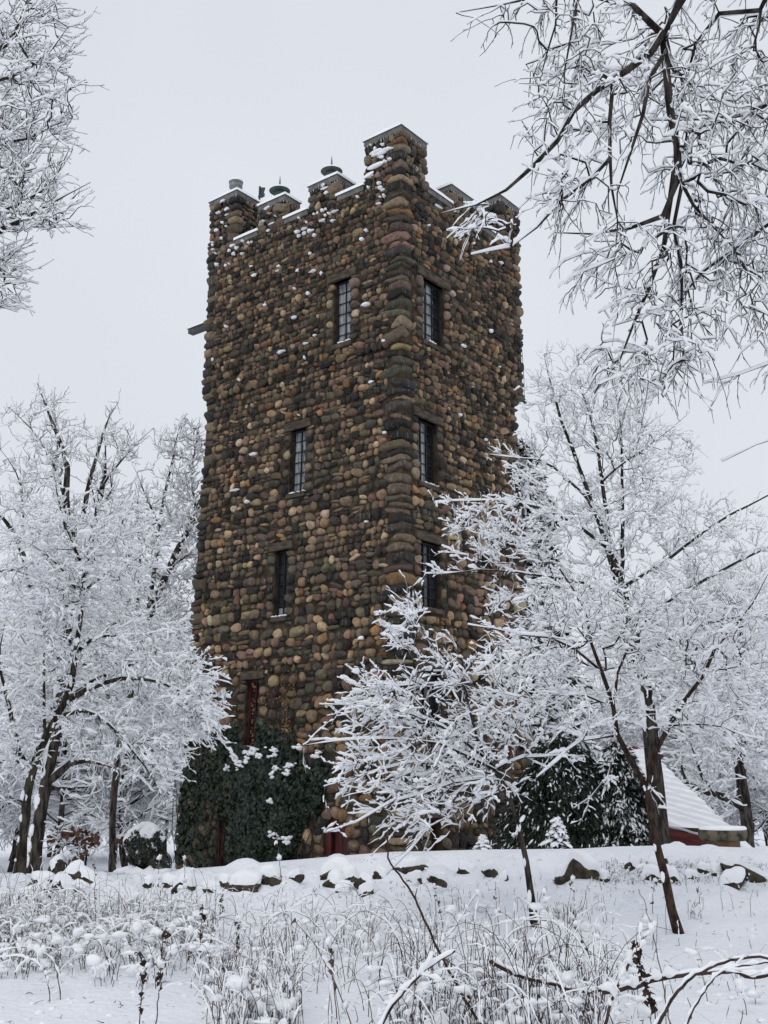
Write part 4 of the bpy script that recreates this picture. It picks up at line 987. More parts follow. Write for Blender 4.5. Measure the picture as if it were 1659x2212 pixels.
# oak at the far right
tree('gnarled snowy oak with a low side limb, behind the shed at the right edge', (1612, 1800, 34),
     [([gp(1615, 1830, 34), (1612, 1770, 34), (1606, 1730, 34), (1595, 1650, 34), (1588, 1570, 34), (1590, 1480, 34), (1600, 1380, 34), (1590, 1280, 34)], .2, .08),
      ([(1607, 1745, 34), (1580, 1725, 33.8), (1530, 1712, 33.6), (1490, 1695, 33.5), (1474, 1680, 33.4), (1472, 1640, 33.4)], .15, .06),
      ([(1540, 1714, 33.6), (1520, 1680, 33.5), (1505, 1640, 33.5), (1490, 1600, 33.5)], .07, .02),
      ([(1595, 1640, 34), (1630, 1580, 34), (1670, 1540, 34), (1720, 1500, 34)], .12, .04),
      ([(1590, 1520, 34), (1550, 1430, 34), (1510, 1350, 34), (1490, 1270, 34)], .08, .015),
      ([(1648, 1640, 36), (1640, 1600, 36), (1643, 1540, 36)], .14, .08)],
     [(1570, 1300, 34, 130, 120, 2.2), (1560, 1480, 34, 130, 120, 2.2), (1560, 1640, 33.8, 110, 90, 1.8), (1650, 1560, 34, 80, 140, 1.5), (1500, 1720, 33.6, 50, 40, .8)],
     620, 37, 'bark_oak', s0=.030, bf=.35, r_tip=.0055, twigs=1.2, twig_len=(.3, .65), droop=-.03, bias=(0, 0, .15), spread=.9, maxr=.05, twig_r=.0048, sides=1, limb_twigs=120)

# woods further back: three trees of their own, then copies
def wood_proto(seed, h, label):
    r = np.random.default_rng(seed); root = empty('woodland_tree', (0, 0, 0), label, 'tree', 'snowy trees of the woods behind')
    tr = MB(); lb = MB(); sn = MB()
    n = 10; z = np.linspace(0, h*.75, n); q = np.stack([np.cumsum(r.normal(size=n)*.12), np.cumsum(r.normal(size=n)*.12), z], 1)
    R = np.linspace(.12, .03, n); tubes(tr, q[None], R[None], 8); snow_on(sn, q[None], R[None], r, .03)
    B = []; D = []; L = []
    for k in range(46):
        t = r.uniform(.10, 1)**.8; p = np.array([np.interp(t, np.linspace(0, 1, n), q[:, i]) for i in range(3)]); a = r.uniform(0, 6.28)
        B.append(p); D.append([math.cos(a), math.sin(a), r.uniform(.15, .9)]); L.append(h*.36*(1.1-t*.6)*r.uniform(.6, 1.1))
    B, D, L = np.array(B), nrm(np.array(D)), np.array(L); P = spray(r, B, D, L, 9, .0, .18); R = np.linspace(1, .3, 9)[None]*np.full((46, 1), .036); tubes(lb, P, R, 5); snow_on(sn, P, R, r, .036)
    for lev, (m_, ln, rr) in enumerate(((5.5, (.8, 2.0), .014), (4.2, (.35, .9), .007))):
        T = nrm(np.gradient(P, axis=1)); pp = P[:, 2:].reshape(-1, 3); tt = T[:, 2:].reshape(-1, 3); k = r.integers(0, len(pp), int(len(P)*m_*1.6))
        B = pp[k]; D = nrm(tt[k]*.8+r.normal(size=B.shape)*.6+[0, 0, .18]); L = r.uniform(*ln, len(B)); P = spray(r, B, D, L, 6, .02, .15); R = np.linspace(1, .4, 6)[None]*np.full((len(B), 1), rr)
        tubes(lb, P, R, 3, cap=False); snow_on(sn, P, R, r, .042 if lev == 0 else .038)
    tr.build('trunk', M['bark_oak'], root); lb.build('branches', M['bark_oak'], root); sn.build('snow', M['snow_twig'], root)
    return root
WL = 'snow-covered bare tree of the woods standing far behind the tower'
protos = [wood_proto(101, 9.5, WL), wood_proto(102, 8.5, WL), wood_proto(103, 11, WL)]
def copy_thing(r, loc, rz, sc):
    o = r.copy(); COL.objects.link(o); o.location = loc; o.rotation_euler = (0, 0, rz); o.scale = (sc,)*3
    for ch in list(r.children):
        c = ch.copy(); COL.objects.link(c); c.parent = o
    return o
rw = np.random.default_rng(77); wi = 0
spots = [(-40, 38), (40, 44), (110, 36), (190, 40), (262, 37), (330, 43), (395, 39), (20, 56), (100, 60), (180, 54), (260, 58), (350, 55), (420, 60), (-110, 46),
         (1180, 48), (1300, 44), (1400, 50), (1470, 43), (1530, 47), (1600, 42), (1670, 46), (1740, 40), (1420, 64), (1500, 60), (1580, 62), (1650, 58), (1120, 62), (1260, 62)]
for (px, Y) in spots:
    p = at(px, 1800, Y); z = float(ground_z(p[0], p[1])); sc = rw.uniform(.8, 1.15)*(1.0 if px < 700 else .92)
    if wi < 3: o = protos[wi]; o.location = (p[0], p[1], z); o.rotation_euler = (0, 0, rw.uniform(0, 6.28)); o.scale = (sc,)*3
    else: o = copy_thing(protos[wi % 3], (p[0], p[1], z), rw.uniform(0, 6.28), sc)
    wi += 1

# ------------------------------------------------------------------ evergreens
def evergreen(label, name, base, Y, top, width, seed, nb=70, leafs=150, s_amt=.5, hang=.5, snowblob=.06, frac0=.05, cone=1.0, nsize=(.10, .22), wid=.13, sfrac=.12):
    r = np.random.default_rng(seed); b = at(*base, Y); b[2] = float(ground_z(b[0], b[1])); t = at(base[0], top, Y); H = t[2]-b[2]; W = width/F*Y/2
    root = empty(name, b, label, 'evergreen')
    tr = MB(); n = 7; q = np.stack([np.full(n, b[0]), np.full(n, b[1]), b[2]-.05+np.linspace(0, H, n)], 1); tubes(tr, q[None], np.linspace(.05+H*.01, .012, n)[None], 7); tr.build('trunk', M['bark_oak'], root)
    fo = MB(); sn = MB(); bo = MB()
    V, T = ICO[1]; V2, T2 = ICO[2]; Ps = []; Rs = []
    for k in range(nb):
        f = frac0+(1-frac0)*(k+r.random())/nb; a = k*2.4+r.normal()*.4; ln = W*((1-f)**cone*1.0+.10)*r.uniform(.75, 1.15)
        d = np.array([math.cos(a), math.sin(a), 0]); m_ = 6; tt = np.linspace(0, 1, m_)
        rise = r.uniform(.05, .3); P = np.array([b[0], b[1], b[2]+H*f])+d[None]*(tt*ln)[:, None]+np.array([0, 0, 1])*((tt*rise-hang*tt**2)*ln)[:, None]
        Ps.append(P); Rs.append(np.linspace(.014, .004, m_))
        nl = int(leafs*(.35+ln/W)); u = r.random(nl)**.7; B = np.stack([np.interp(u, tt, P[:, i]) for i in range(3)], 1)
        side = np.cross(d, [0, 0, 1]); B = B+side[None]*(r.normal(size=(nl, 1))*.16*ln*(1-.4*u[:, None]))+np.array([0, 0, -1])[None]*(np.abs(r.normal(size=(nl, 1)))*.10*ln)
        # hanging flat sprays
        ax = nrm(d[None]*.6+r.normal(size=(nl, 3))*.45+np.array([0, 0, -.75*hang-.2])); L = r.uniform(*nsize, nl)[:, None]; S = nrm(np.cross(ax, r.normal(size=(nl, 3))+[0, 0, .8])); w_ = L*wid
        Vv = np.stack([B, B+ax*L*.5+S*w_, B+ax*L, B+ax*L*.5-S*w_], 1).reshape(-1, 3)
        c = np.array([.016, .026, .016])*r.uniform(.45, 1.7, (nl, 1))*r.uniform(.85, 1.15, (nl, 3))
        fo.add(Vv, (np.arange(nl)*4)[:, None]+np.arange(4)[None], col=np.repeat(c, 4, axis=0))
        ks = np.where(r.random(nl) < sfrac*(.25+u))[0]      # snow caught along the sprays
        if len(ks):
            A_, S_ = ax[ks], S[ks]; U_ = nrm(np.cross(A_, S_)); U_ = np.where(U_[:, 2:] < 0, -U_, U_); l_ = L[ks]; e_ = r.uniform(.6, 1.4, (len(ks), 1, 1))
            Pv = V[None, :, 0:1]*(A_*l_*.5)[:, None]+V[None, :, 1:2]*(S_*l_*.17)[:, None]*e_+V[None, :, 2:3]*(U_*l_*.09)[:, None]*e_
            Pv = Pv+(B[ks]+A_*l_*.5+U_*l_*.08+np.array([0, 0, .012]))[:, None]; sn.add(Pv.reshape(-1, 3), T=((np.arange(len(ks))*len(V))[:, None, None]+T[None]).reshape(-1, 3))
        # snow lying on the outer part of the bough
        for _ in range(r.poisson(s_amt*4)):
            u_ = r.uniform(.25, 1.0); c_ = np.array([np.interp(u_, tt, P[:, i]) for i in range(3)])+side*r.normal()*.12*ln+np.array([0, 0, .01])
            sz = snowblob*r.uniform(.6, 1.5); e = np.stack([nrm(d+[0, 0, -hang*u_]), side, [0, 0, 1]], 0)
            Pv = (V2*np.array([sz*1.6, sz*.9, sz*.42])*(1+.3*np.sin(V2 @ r.normal(size=3)*3.2+r.uniform(0, 6))[:, None])) @ e
            sn.add(Pv+c_, T=T2)
    tubes(bo, np.array(Ps), np.array(Rs), 4); bo.build('branches', M['bark_oak'], root)
    fo.build('foliage', M['needle'], root, smooth=False); sn.build('snow', M['snow'], root)
    return root
evergreen('dark drooping evergreen beneath the snowy trees, between tower and shed', 'drooping_evergreen', (1215, 1835), 20.5, 1590, 330, 201, nb=150, leafs=430, s_amt=.06, sfrac=.05, hang=.8, snowblob=.045, cone=.45, nsize=(.06, .16))
evergreen('second drooping evergreen whose boughs hang over the shed roof', 'drooping_evergreen', (1345, 1832), 20.2, 1600, 190, 202, nb=100, leafs=330, s_amt=.15, sfrac=.16, hang=.85, snowblob=.05, cone=.45, nsize=(.06, .16))
evergreen('tall snow-loaded spruce standing close behind the right side of the tower', 'spruce', (1165, 1800), 29, 955, 270, 203, nb=120, leafs=110, s_amt=.7, sfrac=.45, hang=.55, snowblob=.11, cone=.8, nsize=(.2, .4))
evergreen('small snow-coated conifer seedling between the tower and the dark evergreen', 'conifer_seedling', (1043, 1842), 17.5, 1806, 36, 204, nb=30, leafs=26, s_amt=1.5, hang=.4, snowblob=.028, nsize=(.03, .07))
evergreen('small snow-dusted conifer at the foot of the dark evergreen', 'conifer_seedling', (1205, 1842), 17.5, 1770, 70, 205, nb=40, leafs=40, s_amt=1.1, hang=.5, snowblob=.035, nsize=(.05, .1))

def bush():
    r = np.random.default_rng(61); c = at(312, 1848, 17.6); gz = float(ground_z(c[0], c[1])); root = empty('round_bush', (c[0], c[1], gz), 'round dark evergreen bush wearing a thick snow cap beside the tower', 'bush')
    fo = MB(); sn = MB(); R = .29; n = 7000
    u = nrm(r.normal(size=(n, 3))); rad = R*(.75+.3*r.random((n, 1)))*(1+.10*np.sin(u[:, :1]*6+1)*np.sin(u[:, 2:]*7)+.07*np.sin(u[:, 1:2]*11)); P = np.array([c[0], c[1], gz+.36])+u*rad*np.array([1, 1, 1.05])
    cc = np.array([.016, .020, .011])*r.uniform(.4, 1.8, (n, 1))*r.uniform(.8, 1.2, (n, 3)); leaves(fo, P, u+r.normal(size=(n, 3))*.6, r.uniform(.02, .045, n), r, cc); 
    k = 900; u2 = nrm(r.normal(size=(k, 3))); P2 = np.array([c[0]+.25, c[1]-.1, gz+.14])+u2*.2; leaves(fo, P2, u2, r.uniform(.02, .045, k), r, np.tile([.012, .016, .009], (k, 1)))
    fo.build('foliage', M['leaf'], root)
    V, T = ICO[4]; nz = sum(np.sin(V @ r.normal(size=3)*f+r.uniform(0, 6))*a for f, a in ((3, .5), (5, .4), (9, .3), (14, .2)))
    on = V[:, 2]*1.25-.55*np.maximum(V[:, 0], 0)-.35*np.maximum(-V[:, 1], 0)+.80*nz-.42; lift = np.clip(on/.45, -1, 1)
    P = V*np.array([1, 1, 1.05])*(R*(.86+.24*np.clip(lift+.55, 0, 1)+.075*nz)[:, None]); P[:, 2] += .05*np.clip(lift, 0, 1); sn.add(P+np.array([c[0], c[1], gz+.36]), T=T)
    V, T = ICO[2]
    for (dx, dy, dz, s) in ((.30, -.2, .03, .13), (.15, -.28, .02, .14), (-.05, -.3, .01, .15), (-.22, -.2, .04, .14)):
        Pv = V*np.array([s*1.2, s, s*.62])*(1+.3*np.sin(V @ r.normal(size=3)*3+r.uniform(0, 6))[:, None]); sn.add(Pv+np.array([c[0]+dx, c[1]+dy, gz+dz]), T=T)
    sn.build('snow', M['snow'], root)
    st = MB(); tubes(st, np.array([[[c[0], c[1], gz-.05], [c[0], c[1], gz+.15], [c[0], c[1], gz+.35]]]), np.full((1, 3), .03), 6); st.build('stem', M['bark'], root)
bush()

# sapling that kept its brown leaves
def brown_oak():
    r = np.random.default_rng(71); Y = 19.0
    root = tree('young oak still holding rust-brown leaves under the big oak', (190, 1890, Y), [([gp(195, 1885, Y), (190, 1850, Y), (180, 1810, Y), (165, 1780, Y)], .02, .008), ([(186, 1835, Y), (140, 1815, Y), (100, 1810, Y)], .010, .004), ([(182, 1815, Y), (205, 1800, Y), (215, 1790, Y)], .009, .004), ([(188, 1850, Y), (170, 1850, Y), (150, 1860, Y)], .008, .003)],
                [(150, 1815, Y, 60, 40, .4)], 40, 72, 'bark', s0=.015, twigs=.8, twig_len=(.1, .3), name='oak_sapling')
    P = []
    for (x, y, rx, ry, n) in ((112, 1812, 12, 8, 26), (135, 1803, 16, 10, 30), (165, 1797, 12, 9, 26), (172, 1818, 14, 12, 34), (195, 1812, 16, 12, 30), (205, 1808, 8, 14, 18), (185, 1840, 10, 12, 18), (168, 1855, 14, 10, 22), (250, 1815, 8, 5, 8), (235, 1632, 6, 5, 6), (215, 1640, 5, 4, 4), (262, 1630, 6, 4, 5), (360, 1640, 4, 4, 4)):
        P.append(ats(x+r.normal(size=n)*rx*.6, y+r.normal(size=n)*ry*.6, Y+r.normal(size=n)*.15) if y > 1700 else np.zeros((0, 3)))
    P = np.concatenate(P); n = len(P); mb = MB(); leaves(mb, P, r.normal(size=(n, 3))+[0, -1, .2], r.uniform(.045, .10, n), r, np.ones((n, 3)), long=1.3); mb.C = []; mb.build('leaf', M['deadleaf'], root)
brown_oak()

# ------------------------------------------------------------------ outbuilding, pedestal
def shed_build():
    root = empty('shed', at(1480, 1840, 23), 'low stone shed with steep snow-covered roof and dark red eaves', 'shed')
    A = at(1335, 1761, 23.0); B = at(1560, 1821, 21.0)          # the eave, seen from slightly below
    Ct = at(1362, 1618, 25.2)                                     # ridge, upper left
    D = at(1640, 1846, 23.4)                                      # hip running down to the right
    # snow-covered roof plane A-B-D-Ct laid in courses
    mb = MB(); n = 14
    nrm_ = nrm(np.cross(B-A, Ct-A)); nrm_ = nrm_ if nrm_[2] > 0 else -nrm_
    gx = 30
    rows = []
    for i in range(n*4+1):
        t = i/(n*4); t = (i//4+(0, .3, .65, .97)[i % 4])/n if i < n*4 else 1.0; l = A+(Ct-A)*t; r_ = B+(D-B)*min(1, t*2.2) if False else None
        # right boundary: from B to D then up the hip to the ridge
        rb = D+(Ct+np.array([.35, .1, 0])-D)*t; lb_ = l
        if t < .12: rb = B+(D-B)*(t/.12)+(Ct-D)*0
        f = (0, .3, .65, .97)[i % 4]
        lift = .03+.075*(1-f) if i < n*4 else .05
        u = np.linspace(0, 1, gx)[:, None]; row = lb_+(rb-lb_)*u+nrm_*lift
        row = row+nrm_*(.006*np.sin(u*23+i)+.022*np.sin(u*7+t*9)*np.sin(t*13+u*4)+.012*np.sin(u*31+t*17))
        rows.append(row)
    V = np.concatenate(rows); q = [[i*gx+j, i*gx+j+1, (i+1)*gx+j+1, (i+1)*gx+j] for i in range(len(rows)-1) for j in range(gx-1)]
    # underside
    Vb = V-nrm_*.07; N = len(V); q2 = [[a+N for a in f[::-1]] for f in q]
    rim = [j for j in range(gx)]+[i*gx+gx-1 for i in range(1, len(rows))]+[(len(rows)-1)*gx+j for j in range(gx-2, -1, -1)]+[i*gx for i in range(len(rows)-2, 0, -1)]
    q3 = [[rim[k], rim[k]+N, rim[(k+1) % len(rim)]+N, rim[(k+1) % len(rim)]] for k in range(len(rim))]
    mb.add(np.concatenate([V, Vb]), q+q2+q3); mb.build('roof', M['snow'], root)
    # red stepped eave boards below the roof edge
    for k, (dz, o) in enumerate(((-.045, .05), (-.155, .02), (-.26, -.02))):
        fb = MB(); P0, P1 = A+np.array([0, 0, dz]), B+np.array([.05, -.05, dz-.01]); d = nrm(P1-P0); out_ = np.cross(d, [0, 0, 1]); out_ = nrm(out_); out_ = out_ if out_[1] < 0 else -out_
        R = np.stack([d, out_, np.cross(d, out_)], 1); fb.box((P0+P1)/2+out_*o, (np.linalg.norm(P1-P0)/2, .03, .056), R=R); fb.build('eave_board', M['fascia'], root, smooth=False)
    # ridge board
    fb = MB(); P0 = Ct+np.array([-.05, 0, .05]); P1 = Ct+np.array([.75, .1, -.16]); tubes(fb, np.array([[P0, (P0+P1)/2, P1]]), np.full((1, 3), .05), 5); fb.build('ridge_board', M['fascia'], root)
    # rubble wall underneath and behind
    w_ = MB(); d = nrm((B-A)*np.array([1, 1, 0])); inn = np.array([-d[1], d[0], 0]); inn = inn if inn[1] > 0 else -inn
    c = (A+B)/2+inn*.40; R = np.stack([d, inn, [0, 0, 1]], 1); zt = A[2]-.32; w_.box((c[0]-.0, c[1], (zt-1.0)/2+.1), (np.linalg.norm((B-A)[:2])/2-.12, .25, (zt+1.0)/2), R=R)
    wo = w_.build('wall', M['mortar'], root, smooth=False)
    s = MB(); r = np.random.default_rng(5); Lw = np.linalg.norm((B-A)[:2])-.24; o = c-d*(Lw/2)-inn*.25
    fn = lambda s_, z, dd: np.stack([o[0]+d[0]*s_-inn[0]*dd, o[1]+d[1]*s_-inn[1]*dd, z], -1)
    L = layout(r, 0, Lw, -.6, zt, lambda z: .28, [])
    put_stones(s, r, L, fn, 2, .06, tone=2.0, gap=.93); s.build('cobblestone', M['stone'], wo)
shed_build()

def pedestal():
    b = at(1564, 1834, 17.0); gz = float(ground_z(b[0], b[1])); k = 17.0/F
    root = empty('stone_pedestal', (b[0], b[1], gz), 'mossy round stone table on a tan post, in front of the shed', 'pedestal')
    zt = at(1564, 1790, 17)[2]; zm = at(1564, 1814, 17)[2]; r1 = 50*k; r2 = 33*k
    V, T = ICO[4]
    p = MB(); lathe(p, [(0, gz-.1), (r2*1.02, gz-.1), (r2, gz+.1), (r2*.98, zm+.02), (0, zm+.02)], (b[0], b[1], 0), 28); p.build('post', M['sandpost'], root)
    c = MB(); lathe(c, [(0, zm-.015), (r1*.88, zm-.01), (r1*.97, zm+.03), (r1, zm+.08), (r1*.985, zt-.04), (r1*.93, zt), (0, zt)], (b[0], b[1], 0), 40); c.build('slab', M['sandstone'], root)
    s = MB(); lathe(s, [(r1*.95, zt-.012), (r1*.965, zt+.012), (r1*.9, zt+.035), (0, zt+.045)], (b[0], b[1], 0), 40); s.build('snow', M['snow'], root)
pedestal()

# ------------------------------------------------------------------ boulders along the bank
def boulders():
    r = np.random.default_rng(91); V, T = ICO[3]
    data = [(74, 1937, 52, 32, 'boulder at the left end of the bank, sloping and dark'), (122, 1880, 34, 24, 'boulder topmost of the left heap, domed snow on top'), (152, 1898, 38, 30, 'olive-brown boulder right of the domed one in the left heap'), (186, 1906, 36, 20, 'low boulder at the right end of the left heap'),
            (132, 1920, 38, 26, 'brown boulder in the lower row of the left heap'), (175, 1930, 36, 20, 'nearly buried boulder under the left heap'), (95, 1915, 46, 34, 'snow-buried boulder in the middle of the left heap'),
            (326, 1918, 24, 14, 'small boulder below the round bush'), (364, 1916, 34, 17, 'dark flat boulder just right of the small one below the bush'), (395, 1920, 40, 24, 'boulder with only a dark lower rim showing, below the tower\'s left edge'), (460, 1928, 30, 14, 'thin sliver of boulder at the bank\'s foot below the ivy'), (486, 1914, 28, 20, 'boulder leaning against the wide brown one below the ivy'),
            (526, 1915, 66, 34, 'wide brown boulder below the ivy'), (587, 1902, 42, 34, 'upright blocky boulder below the ivy\'s right part'), (640, 1902, 30, 16, 'small boulder between the blocky one and the big wedge'), (726, 1888, 50, 26, 'large dark wedge boulder below the red door'), (720, 1915, 36, 26, 'boulder directly under the large wedge'), (758, 1902, 34, 20, 'snowy boulder right of the large wedge'), (738, 1926, 34, 12, 'nearly buried slab at the foot below the red door'),
            (792, 1914, 40, 18, 'flat boulder right of the wedge, fringed with grass'), (795, 1932, 24, 12, 'lone pebble-like boulder at the foot of the bank'), (880, 1880, 62, 16, 'flat rock ledge near the crest, left of the snowy sapling\'s stem'), (822, 1898, 26, 14, 'small dark boulder below the left of the rock ledge'), (898, 1908, 24, 12, 'small boulder directly below the rock ledge'), (944, 1908, 40, 22, 'dark slanting boulder below the sapling\'s branches'),
            (1008, 1886, 34, 14, 'boulder near the crest, left of the snowy sapling'), (1057, 1893, 34, 20, 'slanted boulder left of the snowy sapling\'s stem'), (1090, 1905, 22, 14, 'small boulder close to the snowy sapling\'s foot'), (1228, 1898, 52, 30, 'left boulder of the brown pair between the saplings'), (1262, 1890, 64, 44, 'tall right boulder of the brown pair between the saplings'), (1302, 1904, 26, 16, 'small boulder right of the brown pair'),
            (1366, 1878, 22, 18, 'small boulder near the crest, left of the forked sapling'), (1388, 1886, 18, 10, 'smallest boulder left of the forked sapling'), (1424, 1876, 40, 22, 'boulder behind the forked sapling\'s stem'), (1412, 1900, 38, 18, 'boulder just left of the forked sapling, lower row'), (1452, 1905, 26, 22, 'boulder just right of the forked sapling'), (1524, 1886, 28, 14, 'small boulder below the stone table'), (1550, 1892, 22, 16, 'boulder between the stone table and the big dark one'),
            (1606, 1890, 76, 26, 'long dark boulder at the right edge below the shed'), (1584, 1912, 50, 30, 'triangular brown boulder at the right edge'), (1500, 1899, 24, 12, 'half-buried boulder right of the forked sapling')]
    for (x, y, w_, h_, lab) in data:
        # distance: where the sight line meets the bank
        Ys = np.linspace(12.6, 16.2, 120); z = np.array([at(x, y+h_*.15, Y)[2] for Y in Ys]); xx = np.array([at(x, y, Y)[0] for Y in Ys]); g = ground_z(xx, Ys); k = int(np.argmax(z <= g)) if (z <= g).any() else 90
        Y = float(Ys[k])+.05; c = at(x, y, Y); rw_ = w_*Y/F/2*1.2; rh = h_*Y/F/2*(1.45 if h_ < 28 else 1.15)
        root = empty('boulder', (c[0], c[1], c[2]-rh*.6), lab if lab.startswith(('boulder', 'small', 'low')) else lab, 'boulder', 'boulders set along the snowy bank')
        P = V.copy(); e = r.uniform(2.4, 4); v = np.abs(V); P = V/((v**e).sum(1)**(1/e))[:, None]
        for _ in range(7): P = P*(1+.07*np.sin(V @ r.normal(size=3)*r.uniform(1.5, 5)+r.uniform(0, 6.28)))[:, None]
        
        for _ in range(7):
            d_ = nrm(r.normal(size=3)+[0, -.5, 0]); P = P-np.outer(np.maximum(P @ d_-r.uniform(.55, .95), 0)*.95, d_)
        ax = r.normal()*.3; ca, sa = math.cos(ax), math.sin(ax); P = P*np.array([rw_, rw_*.75, rh]); P = np.stack([P[:, 0]*ca-P[:, 2]*sa, P[:, 1], P[:, 0]*sa+P[:, 2]*ca], 1)
        mb = MB(); mb.add(P+c, T=T); mb.build('rock', M['rock'], root)
        th = r.uniform(.05, .09); up = V[:, 2]; lift = th*sstep(-.25, .75, up)+.012; k2 = V[:, 2]+.25*np.sin(V[:, 0]*3+r.uniform(0, 6))+.45*np.maximum(V[:, 1], 0) > .30
        S = P.copy(); inside = ~k2; S = P*np.where(k2, 1.06, .90)[:, None]; S[:, 2] += np.where(k2, lift, -.02)
        sb = MB(); sb.add(S+c+np.array([0, .012, 0]), T=T); sb.build('snow', M['snow'], root)
boulders()

# ------------------------------------------------------------------ weeds, canes and grass in the foreground
def ground_hit(x, y, Y0=4.0, Y1=15.5):
    Ys = np.linspace(Y0, Y1, 300); d = ray(x, y); P = CAM+d[None]*(Ys/d[1])[:, None]; g = ground_z(P[:, 0], P[:, 1]); k = np.argmax(P[:, 2] <= g) if (P[:, 2] <= g).any() else 299
    p = P[k].copy(); p[2] = g[k]; return p
def grass_patch(name, label, boxes, n, seed, hmax, m='weed', arch=.5, s0=.010, frac_snow=.62, clump=0, rr=.0034):
    """a tangle of bent dry stalks weighed down with snow"""
    r = np.random.default_rng(seed); B = []
    wts = np.array([(b[2]-b[0])*(b[3]-b[1]) for b in boxes], float); wts /= wts.sum()
    for b, k in zip(boxes, r.multinomial(n, wts)):
        for _ in range(k):
            B.append(ground_hit(r.uniform(b[0], b[2]), r.uniform(b[1], b[3])))
    B = np.array(B); N = len(B); a = r.uniform(0, 6.28, N); h = hmax*r.uniform(.25, 1, N)**1.2; t = np.linspace(0, 1, 8)[None, :]
    bend = np.clip(r.normal(arch, .35, N), .02, 1.6)[:, None]
    up = (np.sin(t*(1.1+bend*1.2))/np.maximum(1, 1.1+bend*.4)); sd = bend*(t**1.6)*.9
    P = B[:, None, :]+np.stack([np.cos(a)[:, None]*sd*h[:, None], np.sin(a)[:, None]*sd*h[:, None], up*h[:, None]], -1)+np.cumsum(r.normal(size=(N, 8, 3))*.006, 1)
    P[..., 2] = np.maximum(P[..., 2], B[:, None, 2]-.02)
    R = np.linspace(1, .4, 8)[None]*np.full((N, 1), rr)
    mb = MB(); tubes(mb, P, R, 3, cap=False); o = mb.build(name, M[m]); tag(o, label, 'grass', kind='stuff')
    k = r.random(N) < frac_snow; sn = MB(); V, T = ICO[1]
    Pk = P[k]; lump = (r.random((len(Pk), 8)) < .5)*r.uniform(.2, 1.5, (len(Pk), 8)); lump[:, 0] = .2; lump[:, -1] *= .5
    s = s0*lump+.0015; tubes(sn, Pk, s*.8, 5, R2=s, off=s*.5)
    # lumps of snow caught in the tangle
    if clump:
        c = P[r.integers(0, N, clump), r.integers(2, 7, clump)]; V, T = ICO[2]
        for q in c:
            e = r.uniform(.5, 1.5); Pv = V*np.array([.042*e, .036*e, .024*e])*r.uniform(.5, 1.5, 3)*(1+.35*np.sin(V @ r.normal(size=3)*3.5+r.uniform(0, 6))[:, None]+.2*np.sin(V @ r.normal(size=3)*6)[:, None]); sn.add(Pv+q, T=T)
    so_ = sn.build('snow', M['snow'], o)
    return o
grass_patch('dry_grass', 'tangled mass of dry grass bowed under snow, lower left', [(-60, 1960, 180, 2080), (150, 1980, 460, 2060), (60, 2010, 420, 2100), (-60, 2040, 60, 2120)], 1500, 41, .52, arch=.8, s0=.0085, clump=260)
grass_patch('dry_grass', 'dense thicket of thin dry stems with caught snow at the bottom centre', [(470, 2110, 640, 2260), (430, 2060, 520, 2150)], 420, 42, .42, arch=.35, s0=.008, clump=110, m='bramble')
grass_patch('dry_grass', 'thicket of snow-hung canes at the bottom right of centre', [(880, 2090, 1330, 2280), (840, 2160, 1000, 2260)], 620, 43, .45, arch=.45, s0=.008, clump=150, m='bramble')
grass_patch('dry_grass', 'sparse snowy stalks on the slope below the tower', [(440, 1960, 900, 2080), (900, 1960, 1250, 2070)], 150, 44, .40, arch=.5, s0=.008, clump=70)
grass_patch('dry_stalks', 'tall thin upright dry stalks standing out of the snow at the left', [(60, 1990, 470, 2075), (-40, 1980, 120, 2060)], 130, 47, .85, arch=.16, s0=.004, frac_snow=.5, rr=.0032)
grass_patch('dry_stalks', 'wiry bent canes crowding the bottom edge right of centre', [(860, 2110, 1340, 2300)], 230, 48, .95, arch=.45, s0=.0045, frac_snow=.7, rr=.0040, m='bramble')
grass_patch('dry_stalks', 'wiry thin stems in the thicket at the bottom left of centre', [(440, 2080, 660, 2260)], 130, 49, .70, arch=.35, s0=.0045, frac_snow=.65, rr=.0036, m='weed')
grass_patch('dry_stalks', 'scattered lone dry stalks on the open slope', [(480, 1950, 1250, 2080), (1250, 1960, 1640, 2060)], 60, 50, .55, arch=.25, s0=.005, frac_snow=.5, rr=.0034)
grass_patch('dry_stalks', 'fine tangle of frosted arching stems across the open middle', [(600, 2030, 950, 2250), (520, 1990, 900, 2080)], 190, 51, .62, arch=.75, s0=.005, frac_snow=.65, rr=.0036, clump=50)
grass_patch('dry_stalks', 'fine frosted stems at the lower right slope', [(1150, 1990, 1420, 2120), (1300, 2120, 1660, 2250)], 70, 52, .5, arch=.5, s0=.006, frac_snow=.8, rr=.0034, clump=40)
grass_patch('dry_stalks', 'wiry frosted brambles in front of the tangled grass', [(200, 2060, 480, 2140), (-20, 2030, 200, 2120)], 120, 53, .5, arch=.8, s0=.006, frac_snow=.8, rr=.0036, clump=60, m='bramble')
